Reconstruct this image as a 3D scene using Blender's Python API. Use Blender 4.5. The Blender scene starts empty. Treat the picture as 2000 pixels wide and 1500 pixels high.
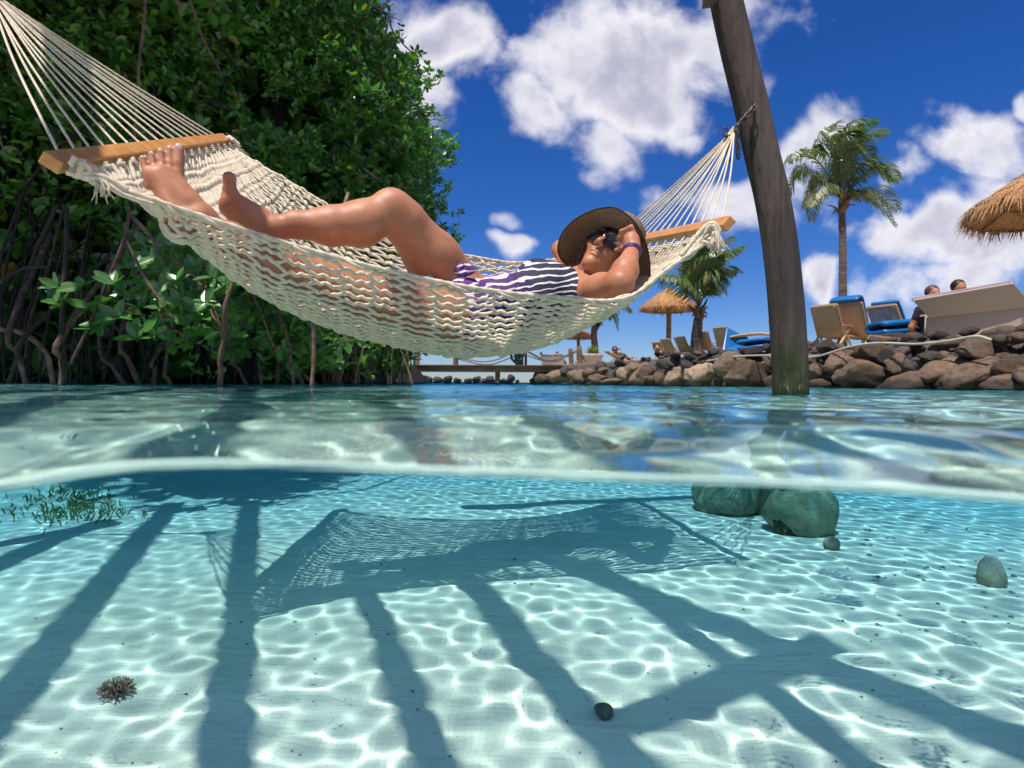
import bpy, math, random
import numpy as np
from mathutils import Vector, Matrix, Euler

random.seed(7)
RNG = np.random.default_rng(7)
SC = bpy.context.scene
COL = SC.collection

# ------------------------------------------------------------------ camera
F_PX, CAM_Z = 1100.0, 0.040
ROLL = math.radians(0.53)
PITCH = math.radians(-0.16)
cam = bpy.data.cameras.new('camera')
cam_ob = bpy.data.objects.new('camera', cam)
COL.objects.link(cam_ob)
cam.sensor_width = 36.0
cam.lens = 36.0 * F_PX / 2000.0
cam.clip_start, cam.clip_end = 0.01, 6000.0
cam_ob.location = (0, 0, CAM_Z)
CAM_R = Matrix.Rotation(math.radians(90) + PITCH, 4, 'X') @ Matrix.Rotation(ROLL, 4, 'Z')
cam_ob.rotation_euler = CAM_R.to_euler()
SC.camera = cam_ob
cam.dof.use_dof = True
cam.dof.focus_distance = 2.4
cam.dof.aperture_fstop = 4.6
R3 = np.array(CAM_R.to_3x3())


def ray(px, py):
    return R3 @ np.array([(px - 1000.0) / F_PX, (750.0 - py) / F_PX, -1.0])


def at(px, py, Y):
    """world point seen at photo pixel (px, py), Y metres ahead"""
    d = ray(px, py)
    return np.array([0, 0, CAM_Z]) + d * (Y / d[1])


def on(px, py, z):
    """world point seen at photo pixel (px, py) at height z"""
    d = ray(px, py)
    return np.array([0, 0, CAM_Z]) + d * ((z - CAM_Z) / d[2])


# ------------------------------------------------------------------ sun + sky
SUN = np.array([-0.20, -0.33, 0.92]); SUN /= np.linalg.norm(SUN)
sun = bpy.data.lights.new('sun', 'SUN')
sun.energy = 4.6
sun.angle = math.radians(0.5)
sun.color = (1.0, 0.955, 0.88)
sun.cycles.is_caustics_light = True
sun.cycles.use_multiple_importance_sampling = False
sun_ob = bpy.data.objects.new('sun', sun)
COL.objects.link(sun_ob)
sun_ob.rotation_euler = Vector(SUN).to_track_quat('Z', 'Y').to_euler()

world = bpy.data.worlds.new('World')
SC.world = world
world.use_nodes = True


class NT:
    """small node-tree writer"""
    def __init__(self, tree):
        self.t = tree

    def n(self, typ, **kw):
        nd = self.t.nodes.new(typ)
        for k, v in kw.items():
            setattr(nd, k, v)
        return nd

    def put(self, sock, v):
        if hasattr(v, 'links'):
            self.t.links.new(v, sock)
        elif v is not None:
            sock.default_value = v

    def math(self, op, a, b=None, c=None, clamp=False):
        nd = self.n('ShaderNodeMath', operation=op, use_clamp=clamp)
        for i, v in enumerate((a, b, c)):
            if v is not None:
                self.put(nd.inputs[i], v)
        return nd.outputs[0]

    def vmath(self, op, a, b=None, scale=None):
        nd = self.n('ShaderNodeVectorMath', operation=op)
        self.put(nd.inputs[0], a)
        if b is not None:
            self.put(nd.inputs[1], b)
        if scale is not None:
            self.put(nd.inputs['Scale'], scale)
        return nd.outputs['Value'] if op in ('LENGTH', 'DOT_PRODUCT', 'DISTANCE') else nd.outputs[0]

    def noise(self, vec, scale, detail=4.0, rough=0.55, dist=0.0, lac=2.0):
        nd = self.n('ShaderNodeTexNoise')
        if vec is not None:
            self.put(nd.inputs['Vector'], vec)
        nd.inputs['Scale'].default_value = scale
        nd.inputs['Detail'].default_value = detail
        nd.inputs['Roughness'].default_value = rough
        nd.inputs['Distortion'].default_value = dist
        nd.inputs['Lacunarity'].default_value = lac
        return nd.outputs[0]

    def ramp(self, fac, stops):
        nd = self.n('ShaderNodeValToRGB')
        els = nd.color_ramp.elements
        while len(els) < len(stops):
            els.new(0.5)
        for e, (p, c) in zip(els, stops):
            e.position = p
            e.color = (*c, 1) if len(c) == 3 else c
        self.put(nd.inputs[0], fac)
        return nd.outputs[0]

    def smooth(self, v, lo, hi, a=0.0, b=1.0):
        nd = self.n('ShaderNodeMapRange', interpolation_type='SMOOTHSTEP')
        self.put(nd.inputs[0], v)
        for i, x in enumerate((lo, hi, a, b)):
            self.put(nd.inputs[i + 1], x)
        return nd.outputs[0]

    def mix(self, fac, a, b, mode='MIX'):
        nd = self.n('ShaderNodeMix', data_type='RGBA', blend_type=mode)
        self.put(nd.inputs[0], fac)
        for s, v in ((nd.inputs[6], a), (nd.inputs[7], b)):
            if isinstance(v, (tuple, list)) and len(v) == 3:
                v = (*v, 1)
            self.put(s, v)
        return nd.outputs[2]

    def sep(self, v):
        nd = self.n('ShaderNodeSeparateXYZ')
        self.put(nd.inputs[0], v)
        return nd.outputs

    def comb(self, x, y, z):
        nd = self.n('ShaderNodeCombineXYZ')
        for i, v in enumerate((x, y, z)):
            self.put(nd.inputs[i], v)
        return nd.outputs[0]


def build_sky():
    w = NT(world.node_tree)
    bg = world.node_tree.nodes['Background']
    sky = w.n('ShaderNodeTexSky', sky_type='NISHITA', sun_disc=False)
    sky.sun_elevation = math.asin(SUN[2])
    sky.sun_rotation = math.atan2(SUN[0], SUN[1])
    sky.altitude = 0
    sky.air_density = 1.0
    sky.dust_density = 0.15
    sky.ozone_density = 4.0
    hs = w.n('ShaderNodeHueSaturation')
    hs.inputs['Saturation'].default_value = 1.32
    hs.inputs['Hue'].default_value = 0.503
    hs.inputs['Value'].default_value = 1.0
    w.put(hs.inputs['Color'], sky.outputs[0])
    clear = w.mix(1.0, hs.outputs[0], (0.66, 0.79, 1.16), 'MULTIPLY')
    D = w.n('ShaderNodeTexCoord').outputs['Generated']
    dx, dy, dz = w.sep(D)
    ym = w.math('MAXIMUM', dy, 0.06)
    q = w.comb(w.math('DIVIDE', dx, ym), w.math('DIVIDE', dz, ym), 0.0)
    # wobble the field so that the cloud rims are ragged
    nz = w.n('ShaderNodeTexNoise'); w.put(nz.inputs['Vector'], q)
    nz.inputs['Scale'].default_value = 4.5; nz.inputs['Detail'].default_value = 3
    wob = w.vmath('SCALE', w.vmath('SUBTRACT', nz.outputs['Color'], (0.5, 0.5, 0.5)), scale=0.22)
    qw = w.vmath('ADD', q, wob)
    qx, qz, _ = w.sep(qw)
    # heaps of cumulus: photo pixel centre, half width, half height, weight
    heaps = [(1215, 120, 195, 140, 1.0), (1055, 205, 80, 62, .78), (1165, 270, 75, 65, .72), (1285, 190, 105, 70, .8), (1330, 55, 150, 75, .85), (1150, 90, 110, 80, .85), (1400, 90, 100, 100, .8),
             (1330, 250, 60, 35, .5), (860, 60, 105, 110, .9), (820, 170, 70, 80, .75), (895, 165, 42, 50, .5),
             (1590, 285, 90, 60, .75), (1460, 385, 150, 70, .72), (1330, 390, 80, 35, .5), (1735, 350, 75, 34, .6),
             (1930, 285, 95, 65, .85), (1990, 190, 42, 48, .55), (1850, 475, 160, 75, .9), (1980, 450, 110, 110, .85),
             (1740, 400, 110, 40, .55), (1600, 540, 50, 34, .7), (1680, 545, 35, 36, .5), (1840, 560, 170, 50, .75),
             (1000, 495, 75, 28, .62), (995, 437, 44, 32, .5), (1500, 450, 80, 40, .5), (1715, 470, 95, 45, .5), (1800, 410, 80, 36, .5), (1560, 420, 60, 40, .5), (1255, 398, 40, 28, .45)]
    tot = None
    for (px, py, wx, wy, k) in heaps:
        d = ray(px, py)
        u0, v0 = d[0] / d[1], d[2] / d[1]
        a = w.math('MULTIPLY', w.math('SUBTRACT', qx, u0), F_PX / (wx * 1.25))
        b = w.math('MULTIPLY', w.math('SUBTRACT', qz, v0), F_PX / (wy * 1.25))
        r2 = w.math('ADD', w.math('MULTIPLY', a, a), w.math('MULTIPLY', b, b))
        g = w.math('MULTIPLY', w.math('EXPONENT', w.math('MULTIPLY', r2, -1.1)), k)
        tot = g if tot is None else w.math('MAXIMUM', tot, g)
    front = w.smooth(dy, 0.30, 0.5)
    # the same fair-weather cumulus go on all round, outside the picture
    up = w.math('ADD', w.math('MAXIMUM', dz, 0.0), 0.22)
    p = w.comb(w.math('DIVIDE', dx, up), w.math('DIVIDE', dy, up), 0.0)
    gen = w.math('MULTIPLY', w.smooth(w.noise(p, 1.3, 2, 0.5), 0.44, 0.64), 0.9)
    tot = w.math('ADD', w.math('MULTIPLY', tot, front), w.math('MULTIPLY', gen, w.math('SUBTRACT', 1.0, front)))
    fb = w.noise(q, 6.5, 8, 0.57, 0.2)
    det = w.math('MULTIPLY', w.math('SUBTRACT', fb, 0.5), 1.45)
    dens = w.math('ADD', tot, det)
    alpha = w.smooth(dens, 0.27, 0.72)
    # relief: compare with the field a little nearer the sun
    fb2 = w.noise(w.vmath('ADD', q, (-0.012, 0.030, 0.0)), 7.0, 6, 0.6, 0.15)
    fb3 = w.noise(q, 7.0, 6, 0.6, 0.15)
    rel = w.math('MULTIPLY', w.math('SUBTRACT', fb3, fb2), 1.7)
    core = w.smooth(dens, 0.50, 1.05)
    shade = w.math('SUBTRACT', w.math('ADD', w.math('MULTIPLY', core, 0.80), 0.03), rel, clamp=True)
    ccol = w.mix(shade, (9.9, 9.7, 10.3), (4.8, 4.8, 6.3))
    colr = w.mix(w.math('MULTIPLY', alpha, 0.97), clear, ccol)
    w.put(bg.inputs[0], colr)
    bg.inputs[1].default_value = 0.072
    world.cycles.sampling_method = 'MANUAL'
    world.cycles.sample_map_resolution = 512


build_sky()

vs = SC.view_settings
vs.view_transform = 'Standard'
vs.look = 'None'
vs.exposure = 0.42
vs.gamma = 1.0
vs.use_curve_mapping = False
SC.render.engine = 'CYCLES'
cy = SC.cycles
cy.use_denoising = True
try:
    cy.denoiser = 'OPENIMAGEDENOISE'
except Exception:
    pass
cy.use_adaptive_sampling = True
cy.adaptive_threshold = 0.03
cy.max_bounces = 12
cy.diffuse_bounces = 4
cy.glossy_bounces = 4
cy.transmission_bounces = 8
cy.transparent_max_bounces = 12
cy.volume_bounces = 0
cy.sample_clamp_indirect = 6.0
cy.caustics_refractive = True
cy.caustics_reflective = True
cy.blur_glossy = 0.3


# ------------------------------------------------------------------ helpers
def link(o, parent=None):
    COL.objects.link(o)
    if parent is not None:
        o.parent = parent
    return o


def tag(o, label=None, cat=None, group=None, kind=None):
    if label: o['label'] = label
    if cat: o['category'] = cat
    if group: o['group'] = group
    if kind: o['kind'] = kind
    return o


def empty(name, loc=(0, 0, 0), rz=0.0):
    o = bpy.data.objects.new(name, None)
    o.empty_display_size = 0.05
    o.location = [float(x) for x in loc]
    o.rotation_euler = (0, 0, rz)
    return link(o)


def copy_tree(o, parent=None):
    c = o.copy()
    link(c, parent)
    for ch in list(o.children):
        copy_tree(ch, c)
    return c


class MB:
    """collects quads/tris and becomes ONE mesh object"""
    def __init__(self):
        self.v, self.f, self.mi, self.nv = [], [], [], 0

    def add(self, v, f, mi=0):
        v = np.asarray(v, float)
        self.v.append(v)
        for q in f:
            self.f.append([int(i) + self.nv for i in q])
            self.mi.append(mi)
        self.nv += len(v)
        return self

    def box(self, c, s, R=None, mi=0, taper=1.0):
        c, s = np.asarray(c, float), np.asarray(s, float) / 2
        v = np.array([[x, y, z] for z in (-1, 1) for y in (-1, 1) for x in (-1, 1)], float)
        v[4:, :2] *= taper
        v = v * s
        if R is not None:
            v = v @ np.asarray(R, float).T
        return self.add(v + c, [(0, 2, 3, 1), (4, 5, 7, 6), (0, 1, 5, 4), (2, 6, 7, 3), (0, 4, 6, 2), (1, 3, 7, 5)], mi)

    def tube(self, pts, r, sides=6, mi=0, cap=True, flat=1.0):
        v, f = tube_geo(pts, r, sides, cap, flat)
        return self.add(v, f, mi)

    def bar(self, a, b, w, h=None, mi=0, up=(0, 0, 1)):
        a, b = np.asarray(a, float), np.asarray(b, float)
        h = h or w
        d = b - a; L = np.linalg.norm(d); d = d / L
        u = np.asarray(up, float)
        if abs(d @ u) > 0.97: u = np.array([1., 0, 0])
        s = np.cross(d, u); s /= np.linalg.norm(s)
        u = np.cross(s, d)
        return self.box((a + b) / 2, (L, w, h), np.stack([d, s, u], 1), mi)

    def build(self, name, mats, parent=None, smooth=True, bevel=0.0):
        me = bpy.data.meshes.new(name)
        V = np.concatenate(self.v) if self.v else np.zeros((0, 3))
        me.from_pydata(V.tolist(), [], self.f)
        if not isinstance(mats, (list, tuple)): mats = [mats]
        for m in mats: me.materials.append(m)
        if len(mats) > 1:
            me.polygons.foreach_set('material_index', self.mi)
        me.polygons.foreach_set('use_smooth', [smooth] * len(me.polygons))
        me.update()
        o = bpy.data.objects.new(name, me)
        link(o, parent)
        if bevel:
            b = o.modifiers.new('bevel', 'BEVEL'); b.width = bevel; b.segments = 2; b.limit_method = 'ANGLE'
        return o


def tube_geo(pts, r, sides=6, cap=True, flat=1.0):
    P = np.asarray(pts, float)
    n = len(P)
    r = np.broadcast_to(np.asarray(r, float), (n,))
    T = np.gradient(P, axis=0)
    T /= np.maximum(np.linalg.norm(T, axis=1), 1e-9)[:, None]
    a = np.array([0, 0, 1.0]) if abs(T[0][2]) < 0.9 else np.array([1.0, 0, 0])
    N = np.zeros_like(P)
    nn = np.cross(T[0], a); nn /= np.linalg.norm(nn)
    for i in range(n):
        nn = nn - T[i] * (nn @ T[i]); nn /= max(np.linalg.norm(nn), 1e-9)
        N[i] = nn
    B = np.cross(T, N)
    ang = np.arange(sides) * 2 * math.pi / sides
    V = (P[:, None] + (N[:, None] * np.cos(ang)[None, :, None] + flat * B[:, None] * np.sin(ang)[None, :, None]) * r[:, None, None]).reshape(-1, 3)
    F = []
    for i in range(n - 1):
        for j in range(sides):
            k = (j + 1) % sides
            F.append((i * sides + j, i * sides + k, (i + 1) * sides + k, (i + 1) * sides + j))
    if cap:
        F.append(tuple(range(sides))[::-1])
        F.append(tuple(range((n - 1) * sides, n * sides)))
    return V, F


def spline(pts, n=40):
    """Catmull-Rom through pts"""
    P = np.asarray(pts, float)
    if len(P) == 2:
        t = np.linspace(0, 1, n)[:, None]
        return P[0] * (1 - t) + P[1] * t
    Q = np.vstack([2 * P[0] - P[1], P, 2 * P[-1] - P[-2]])
    out = []
    m = len(P) - 1
    for s in np.linspace(0, m, n):
        i = min(int(s), m - 1); t = s - i
        a, b, c, d = Q[i], Q[i + 1], Q[i + 2], Q[i + 3]
        out.append(0.5 * (2 * b + (c - a) * t + (2 * a - 5 * b + 4 * c - d) * t * t + (3 * b - a - 3 * c + d) * t ** 3))
    return np.array(out)


def rot(ax, ang):
    return np.array(Matrix.Rotation(ang, 3, ax))


def lathe(prof, n=24, jitter=None):
    """profile [(r,z)...] -> verts, faces"""
    V, F = [], []
    for k, (r, z) in enumerate(prof):
        for j in range(n):
            a = 2 * math.pi * j / n
            V.append((r * math.cos(a), r * math.sin(a), z))
    for k in range(len(prof) - 1):
        for j in range(n):
            i = (j + 1) % n
            F.append((k * n + j, k * n + i, (k + 1) * n + i, (k + 1) * n + j))
    return np.array(V), F


_ico = {}


def ico(sub):
    if sub not in _ico:
        import bmesh
        bm = bmesh.new()
        bmesh.ops.create_icosphere(bm, subdivisions=sub, radius=1.0)
        bm.verts.ensure_lookup_table()
        v = np.array([x.co[:] for x in bm.verts])
        f = [[y.index for y in x.verts] for x in bm.faces]
        bm.free()
        _ico[sub] = (v, f)
    return _ico[sub]


# ------------------------------------------------------------------ materials
MATS = {}


def mat(name, c1, c2=None, rough=0.7, scale=8.0, bump=0.0, bscale=None, detail=5.0, spec=0.4, rnd=0.0, dist=0.0,
        stretch=(1, 1, 1), metal=0.0, lo=0.35, hi=0.65, extra=None, coords='Object', bdist=0.01, trans=0.0, sheen=0.0):
    if name in MATS: return MATS[name]
    m = bpy.data.materials.new(name)
    m.use_nodes = True
    w = NT(m.node_tree)
    bs = m.node_tree.nodes['Principled BSDF']
    tc = w.n('ShaderNodeTexCoord').outputs[coords]
    vec = tc
    if stretch != (1, 1, 1):
        mp = w.n('ShaderNodeMapping'); mp.inputs['Scale'].default_value = stretch
        w.put(mp.inputs[0], tc); vec = mp.outputs[0]
    oi = w.n('ShaderNodeObjectInfo').outputs['Random']
    c2 = c2 or tuple(x * 0.75 for x in c1)
    if rnd:
        vec = w.vmath('ADD', vec, w.comb(w.math('MULTIPLY', oi, 37.0), w.math('MULTIPLY', oi, 11.0), 0.0))
    nz = w.noise(vec, scale, detail, 0.6, dist)
    col = w.mix(w.smooth(nz, lo, hi), c1, c2)
    if extra: col = extra(w, col, vec, oi)
    if rnd:
        hs = w.n('ShaderNodeHueSaturation')
        w.put(hs.inputs['Value'], w.math('ADD', w.math('MULTIPLY', oi, 2 * rnd), 1.0 - rnd))
        w.put(hs.inputs['Color'], col); col = hs.outputs[0]
    w.put(bs.inputs['Base Color'], col)
    bs.inputs['Roughness'].default_value = rough
    bs.inputs['Specular IOR Level'].default_value = spec
    bs.inputs['Metallic'].default_value = metal
    if sheen: bs.inputs['Sheen Weight'].default_value = sheen
    if bump:
        b = w.n('ShaderNodeBump'); b.inputs['Strength'].default_value = bump; b.inputs['Distance'].default_value = bdist
        w.put(b.inputs['Height'], w.noise(vec, bscale or scale * 3, 6, 0.62, dist))
        w.put(bs.inputs['Normal'], b.outputs[0])
    MATS[name] = m
    return m
# ================================================================== SEABED + WATER
DEPTH = 0.70
Y0 = 0.28          # the water is cut off here, at the lens port


def vnoise(x, y, seed=0):
    """cheap smooth value noise"""
    xi, yi = np.floor(x).astype(int), np.floor(y).astype(int)
    xf, yf = x - xi, y - yi
    def h(a, b):
        n = (a * 374761393 + b * 668265263 + seed * 974711) & 0x7fffffff
        n = ((n ^ (n >> 13)) * 1274126177) & 0x7fffffff
        return ((n ^ (n >> 16)) & 0xffff) / 65535.0
    u, v = xf * xf * (3 - 2 * xf), yf * yf * (3 - 2 * yf)
    return (h(xi, yi) * (1 - u) + h(xi + 1, yi) * u) * (1 - v) + (h(xi, yi + 1) * (1 - u) + h(xi + 1, yi + 1) * u) * v


def bed_z(x, y):
    x, y = np.asarray(x, float), np.asarray(y, float)
    z = -DEPTH + 0.05 * (vnoise(x * .7 + 9, y * .7, 3) - .5) + 0.016 * (vnoise(x * 3.1, y * 3.1 + 5, 4) - .5)
    z = z - 0.05 * np.clip((y - 2.5) / 2.5, 0, 1) - 1.6 * np.clip((y - 9) / 25, 0, 1) ** 1.3
    # mud bank under the mangroves rises to just below the surface
    d = (x + 0.8 + 0.10 * (y - 5)) + (4.6 - y) * 0.35
    z = np.where(True, z + 0.50 * np.clip((-d - 1.0) / 1.6, 0, 1) * np.clip((y - 3.2) / 1.2, 0, 1), z)
    bank = np.clip((y - (7.2 + .25 * np.sin(x * 1.7))) / 1.2, 0, 1) * np.clip((-1.9 - x - .05 * (y - 7)) / .9, 0, 1)
    z = z + bank * (1.25 + .25 * vnoise(x * 1.3, y * 1.3, 8))
    return z


def grid_axis(parts):
    out = [parts[0][0]]
    for a, b, h0, h1 in parts:
        x = a
        while x < b - 1e-6:
            t = (x - a) / (b - a)
            x = min(b, x + h0 + (h1 - h0) * t)
            out.append(x)
    return np.array(out)


def grid_faces(ny, nx):
    I = np.arange(ny * nx).reshape(ny, nx)
    return np.stack([I[:-1, :-1], I[:-1, 1:], I[1:, 1:], I[1:, :-1]], -1).reshape(-1, 4), I


def sheet(name, xs, ys, zf, m, smooth=True):
    X, Y = np.meshgrid(xs, ys)
    Z = zf(X, Y)
    F, I = grid_faces(len(ys), len(xs))
    me = bpy.data.meshes.new(name)
    me.from_pydata(np.stack([X, Y, Z], -1).reshape(-1, 3).tolist(), [], F.tolist())
    me.polygons.foreach_set('use_smooth', [smooth] * len(F))
    me.materials.append(m)
    return link(bpy.data.objects.new(name, me))


def seabed_material():
    def ex(w, col, vec, oi):
        sp = w.smooth(w.noise(vec, 55, 3, 0.6), 0.66, 0.72)
        clump = w.smooth(w.noise(vec, 1.7, 3, 0.6), 0.40, 0.62)
        col = w.mix(w.math('MULTIPLY', w.math('MULTIPLY', sp, clump), 0.30), col, (0.10, 0.09, 0.07))
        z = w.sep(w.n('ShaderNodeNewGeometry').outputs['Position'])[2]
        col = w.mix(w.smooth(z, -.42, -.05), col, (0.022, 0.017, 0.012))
        fl = w.smooth(w.noise(vec, 130, 2, 0.5), 0.70, 0.735)
        col = w.mix(w.math('MULTIPLY', fl, .65), col, (0.10, 0.085, 0.07))
        fine = w.noise(vec, 260, 2, 0.6)
        col = w.mix(w.math('MULTIPLY', w.smooth(fine, 0.6, 0.75), 0.35), col, (0.22, 0.20, 0.16))
        return col
    m = mat('sand_seabed', (0.86, 0.77, 0.62), (0.75, 0.67, 0.53), 0.95, 2.2, 0.55, 60, spec=0.15, extra=ex, bdist=0.006)
    w = NT(m.node_tree)
    bs = m.node_tree.nodes['Principled BSDF']
    old = bs.inputs['Normal'].links[0].from_node
    b = w.n('ShaderNodeBump'); b.inputs['Strength'].default_value = .8; b.inputs['Distance'].default_value = .022
    pos = w.n('ShaderNodeNewGeometry').outputs['Position']
    mp = w.n('ShaderNodeMapping'); mp.inputs['Scale'].default_value = (2.2, 9.0, 1.0); mp.inputs['Rotation'].default_value = (0, 0, .5); w.put(mp.inputs[0], pos)
    w.put(b.inputs['Height'], w.noise(mp.outputs[0], 1.6, 4, .55, .6))
    w.put(old.inputs['Normal'], b.outputs[0])
    return m


bed = sheet('seabed', grid_axis([(-400, -8, 60, 1.0), (-8, 8, .07, .07), (8, 400, 1.0, 60)]),
            grid_axis([(-3, 0.6, .4, .2), (0.6, 7, .07, .09), (7, 40, .2, 4), (40, 3000, 10, 400)]), bed_z, seabed_material())
tag(bed, kind='structure')
bed.cycles.is_caustics_receiver = True

# waves: short ripples that focus the sun, and a longer swell
_wr = np.random.default_rng(21)
WAVES = []
for lam, slope, n in ((0.06, 0.013, 9), (0.085, 0.022, 11), (0.13, 0.021, 11), (0.20, 0.018, 10), (0.32, 0.017, 9), (0.55, 0.013, 7), (1.1, 0.009, 5), (2.3, 0.005, 4)):
    for i in range(n):
        L = lam * _wr.uniform(.8, 1.25)
        th = math.radians(_wr.normal(70, 48))
        k = 2 * math.pi / L
        WAVES.append((k * math.cos(th), k * math.sin(th), _wr.uniform(0, 6.28), slope / k * 2.0 / math.sqrt(n), L))
# waterline on the lens port, photo pixels
_px = np.array([-300, 0, 120, 250, 400, 500, 700, 1000, 1300, 1500, 1750, 2000, 2300.])
_py = np.array([985, 938, 918, 903, 897, 898, 905, 916, 925, 931, 942, 962, 985.])
_edge = np.array([at(a, b, Y0) for a, b in zip(_px, _py)])


def water_z(x, y, hx=0.02, hy=0.02):
    z = np.zeros_like(x)
    h = np.maximum(hx, hy)
    for kx, ky, ph, a, L in WAVES:
        z += a * np.clip((L / h - 2.2) / 3.0, 0, 1) * np.sin(kx * x + ky * y + ph)
    # patches of calm and of ripple
    z *= (0.52 + 0.70 * vnoise(x * .9, y * .9, 11)) * (0.72 + 0.36 * np.clip((x + 1.2) / 2.2, 0, 1))
    fade = np.clip((y - Y0) / 0.25, 0, 1); fade = fade * fade * (3 - 2 * fade)
    e = np.interp(x, _edge[:, 0], _edge[:, 2])
    z = np.clip(z, -0.019, 0.0165) * (0.15 + 0.85 * fade) + (1 - fade) * (e - 0.0078)
    z += 0.0078 * np.exp(-(y - Y0) / 0.007)          # meniscus climbing the port
    return z


def water_material():
    m = bpy.data.materials.new('clear_sea_water')
    m.use_nodes = True
    t = m.node_tree; t.nodes.clear()
    w = NT(t)
    out = w.n('ShaderNodeOutputMaterial')
    gl = w.n('ShaderNodeBsdfGlass')
    gl.inputs['IOR'].default_value = 1.333
    gl.inputs['Roughness'].default_value = 0.0
    gl.inputs['Color'].default_value = (0.93, 0.985, 0.955, 1)
    tr = w.n('ShaderNodeBsdfTransparent')
    mx = w.n('ShaderNodeMixShader')
    nz = w.sep(w.n('ShaderNodeNewGeometry').outputs['True Normal'])[2]
    w.put(mx.inputs[0], w.math('GREATER_THAN', w.math('ABSOLUTE', nz), 0.05))
    w.put(mx.inputs[1], tr.outputs[0]); w.put(mx.inputs[2], gl.outputs[0])
    w.put(out.inputs[0], mx.outputs[0])
    return m


def build_water():
    xs = grid_axis([(-600, -30, 120, 3.0), (-30, -6, 2.0, .06), (-6, -2.6, .024, .02), (-2.6, 2.6, .0125, .0125), (2.6, 6, .02, .024), (6, 30, .06, 2.0), (30, 600, 3.0, 120)])
    ys = grid_axis([(Y0, Y0 + .03, .0018, .003), (Y0 + .03, 0.6, .006, .014), (0.6, 4.2, .012, .013), (4.2, 6.5, .014, .024), (6.5, 16, .024, .25), (16, 60, .3, 3), (60, 3000, 5, 500)])
    X, Y = np.meshgrid(xs, ys)
    hx, hy = np.meshgrid(np.gradient(xs), np.gradient(ys))
    Z = water_z(X, Y, hx, hy)
    ny, nx = X.shape
    F, I = grid_faces(ny, nx)
    V = np.stack([X, Y, Z], -1).reshape(-1, 3)
    # closed body: front pane, back, sides and floor get their own vertices
    fl = F.tolist()
    n0 = len(V)
    extra = [V[I[0]], V[I[-1]], V[I[:, 0]], V[I[:, -1]]]
    lo = np.array([(xs[0], ys[0], -12), (xs[-1], ys[0], -12), (xs[-1], ys[-1], -12), (xs[0], ys[-1], -12)])
    a = n0; b = a + nx; c = b + nx; d = c + ny; e = d + ny
    fl.append([e, e + 1] + list(range(a, b))[::-1])
    fl.append([e + 2, e + 3] + list(range(b, c)))
    fl.append([e + 3, e] + list(range(c, d)))
    fl.append([e + 1, e + 2] + list(range(d, e))[::-1])
    fl.append([e + 3, e + 2, e + 1, e])
    me = bpy.data.meshes.new('water')
    me.from_pydata(np.vstack([V] + extra + [lo]).tolist(), [], fl)
    me.polygons.foreach_set('use_smooth', [True] * len(F) + [False] * 5)
    me.materials.append(water_material())
    o = link(bpy.data.objects.new('water', me))
    o.cycles.is_caustics_caster = True
    tag(o, kind='structure')
    # the tinted body of the water
    t = 0.021
    y0 = Y0 - 0.004
    bb = MB().box((0, (y0 + 3005) / 2, (t - 13) / 2), (1230, 3005 - y0, t + 13))
    m = bpy.data.materials.new('water_tint')
    m.use_nodes = True
    m.node_tree.nodes.clear()
    w = NT(m.node_tree)
    out = w.n('ShaderNodeOutputMaterial')
    va = w.n('ShaderNodeVolumeAbsorption')
    va.inputs['Color'].default_value = (0.11, 0.69, 0.89, 1)
    va.inputs['Density'].default_value = 0.52
    w.put(out.inputs['Volume'], va.outputs[0])
    body = bb.build('water_body', m, smooth=False)
    tag(body, kind='structure')


build_water()
# ================================================================== PERGOLA, POST, HAMMOCK
def wood_ring(w, col, vec, oi):
    g = w.noise(vec, 14, 6, 0.65, 0.6)
    return w.mix(w.math('MULTIPLY', w.smooth(g, .45, .7), .5), col, (0.16, 0.08, 0.03))


M_POST = None


def post_material():
    def ex(w, col, vec, oi):
        z = w.sep(w.n('ShaderNodeNewGeometry').outputs['Position'])[2]
        # long weathering streaks and dark checks
        mp = w.n('ShaderNodeMapping'); mp.inputs['Scale'].default_value = (38, 38, 1.6); w.put(mp.inputs[0], vec)
        st = w.noise(mp.outputs[0], 1.0, 5, 0.7)
        col = w.mix(w.math('MULTIPLY', w.smooth(st, .48, .68), .75), col, (0.030, 0.021, 0.020))
        # algae and barnacle crust above the waterline
        n = w.noise(vec, 9, 5, .65)
        lim = w.math('ADD', w.math('MULTIPLY', n, 0.75), -0.05)
        alg = w.smooth(w.math('SUBTRACT', lim, z), 0.0, 0.30)
        col = w.mix(w.math('MULTIPLY', alg, .85), col, w.mix(w.smooth(w.noise(vec, 40, 4, .7), .42, .62), (0.035, 0.055, 0.014), (0.020, 0.022, 0.010)))
        cr = w.math('MULTIPLY', w.smooth(w.math('SUBTRACT', 0.16, z), 0.0, 0.16), w.smooth(w.noise(vec, 75, 4, .7), .52, .66))
        return w.mix(w.math('MULTIPLY', cr, .8), col, (0.22, 0.19, 0.12))
    return mat('weathered_post', (0.090, 0.070, 0.064), (0.055, 0.042, 0.039), 0.85, 6, 1.0, 45, stretch=(1, 1, .25), spec=.2, extra=ex, bdist=.012)


M_POST = post_material()
M_RAFT = mat('rafter_wood', (0.16, 0.11, 0.08), (0.09, 0.06, 0.045), .85, 9, .5)
M_BARW = mat('varnished_oak', (0.62, 0.29, 0.085), (0.50, 0.21, 0.055), .38, 3, .12, 40, stretch=(9, 9, 9), spec=.5, extra=wood_ring)
M_ROPE = mat('cotton_rope', (0.71, 0.60, 0.455), (0.57, 0.47, 0.345), .9, 60, .35, 500, spec=.15, sheen=.2)
M_CHAIN = mat('rusty_galvanised_chain', (0.10, 0.085, 0.09), (0.05, 0.035, 0.03), .5, 60, .3, metal=.7)
M_STEEL = mat('grey_steel', (0.35, 0.35, 0.36), (0.2, 0.2, 0.2), .4, 40, .1, metal=.9)


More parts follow.
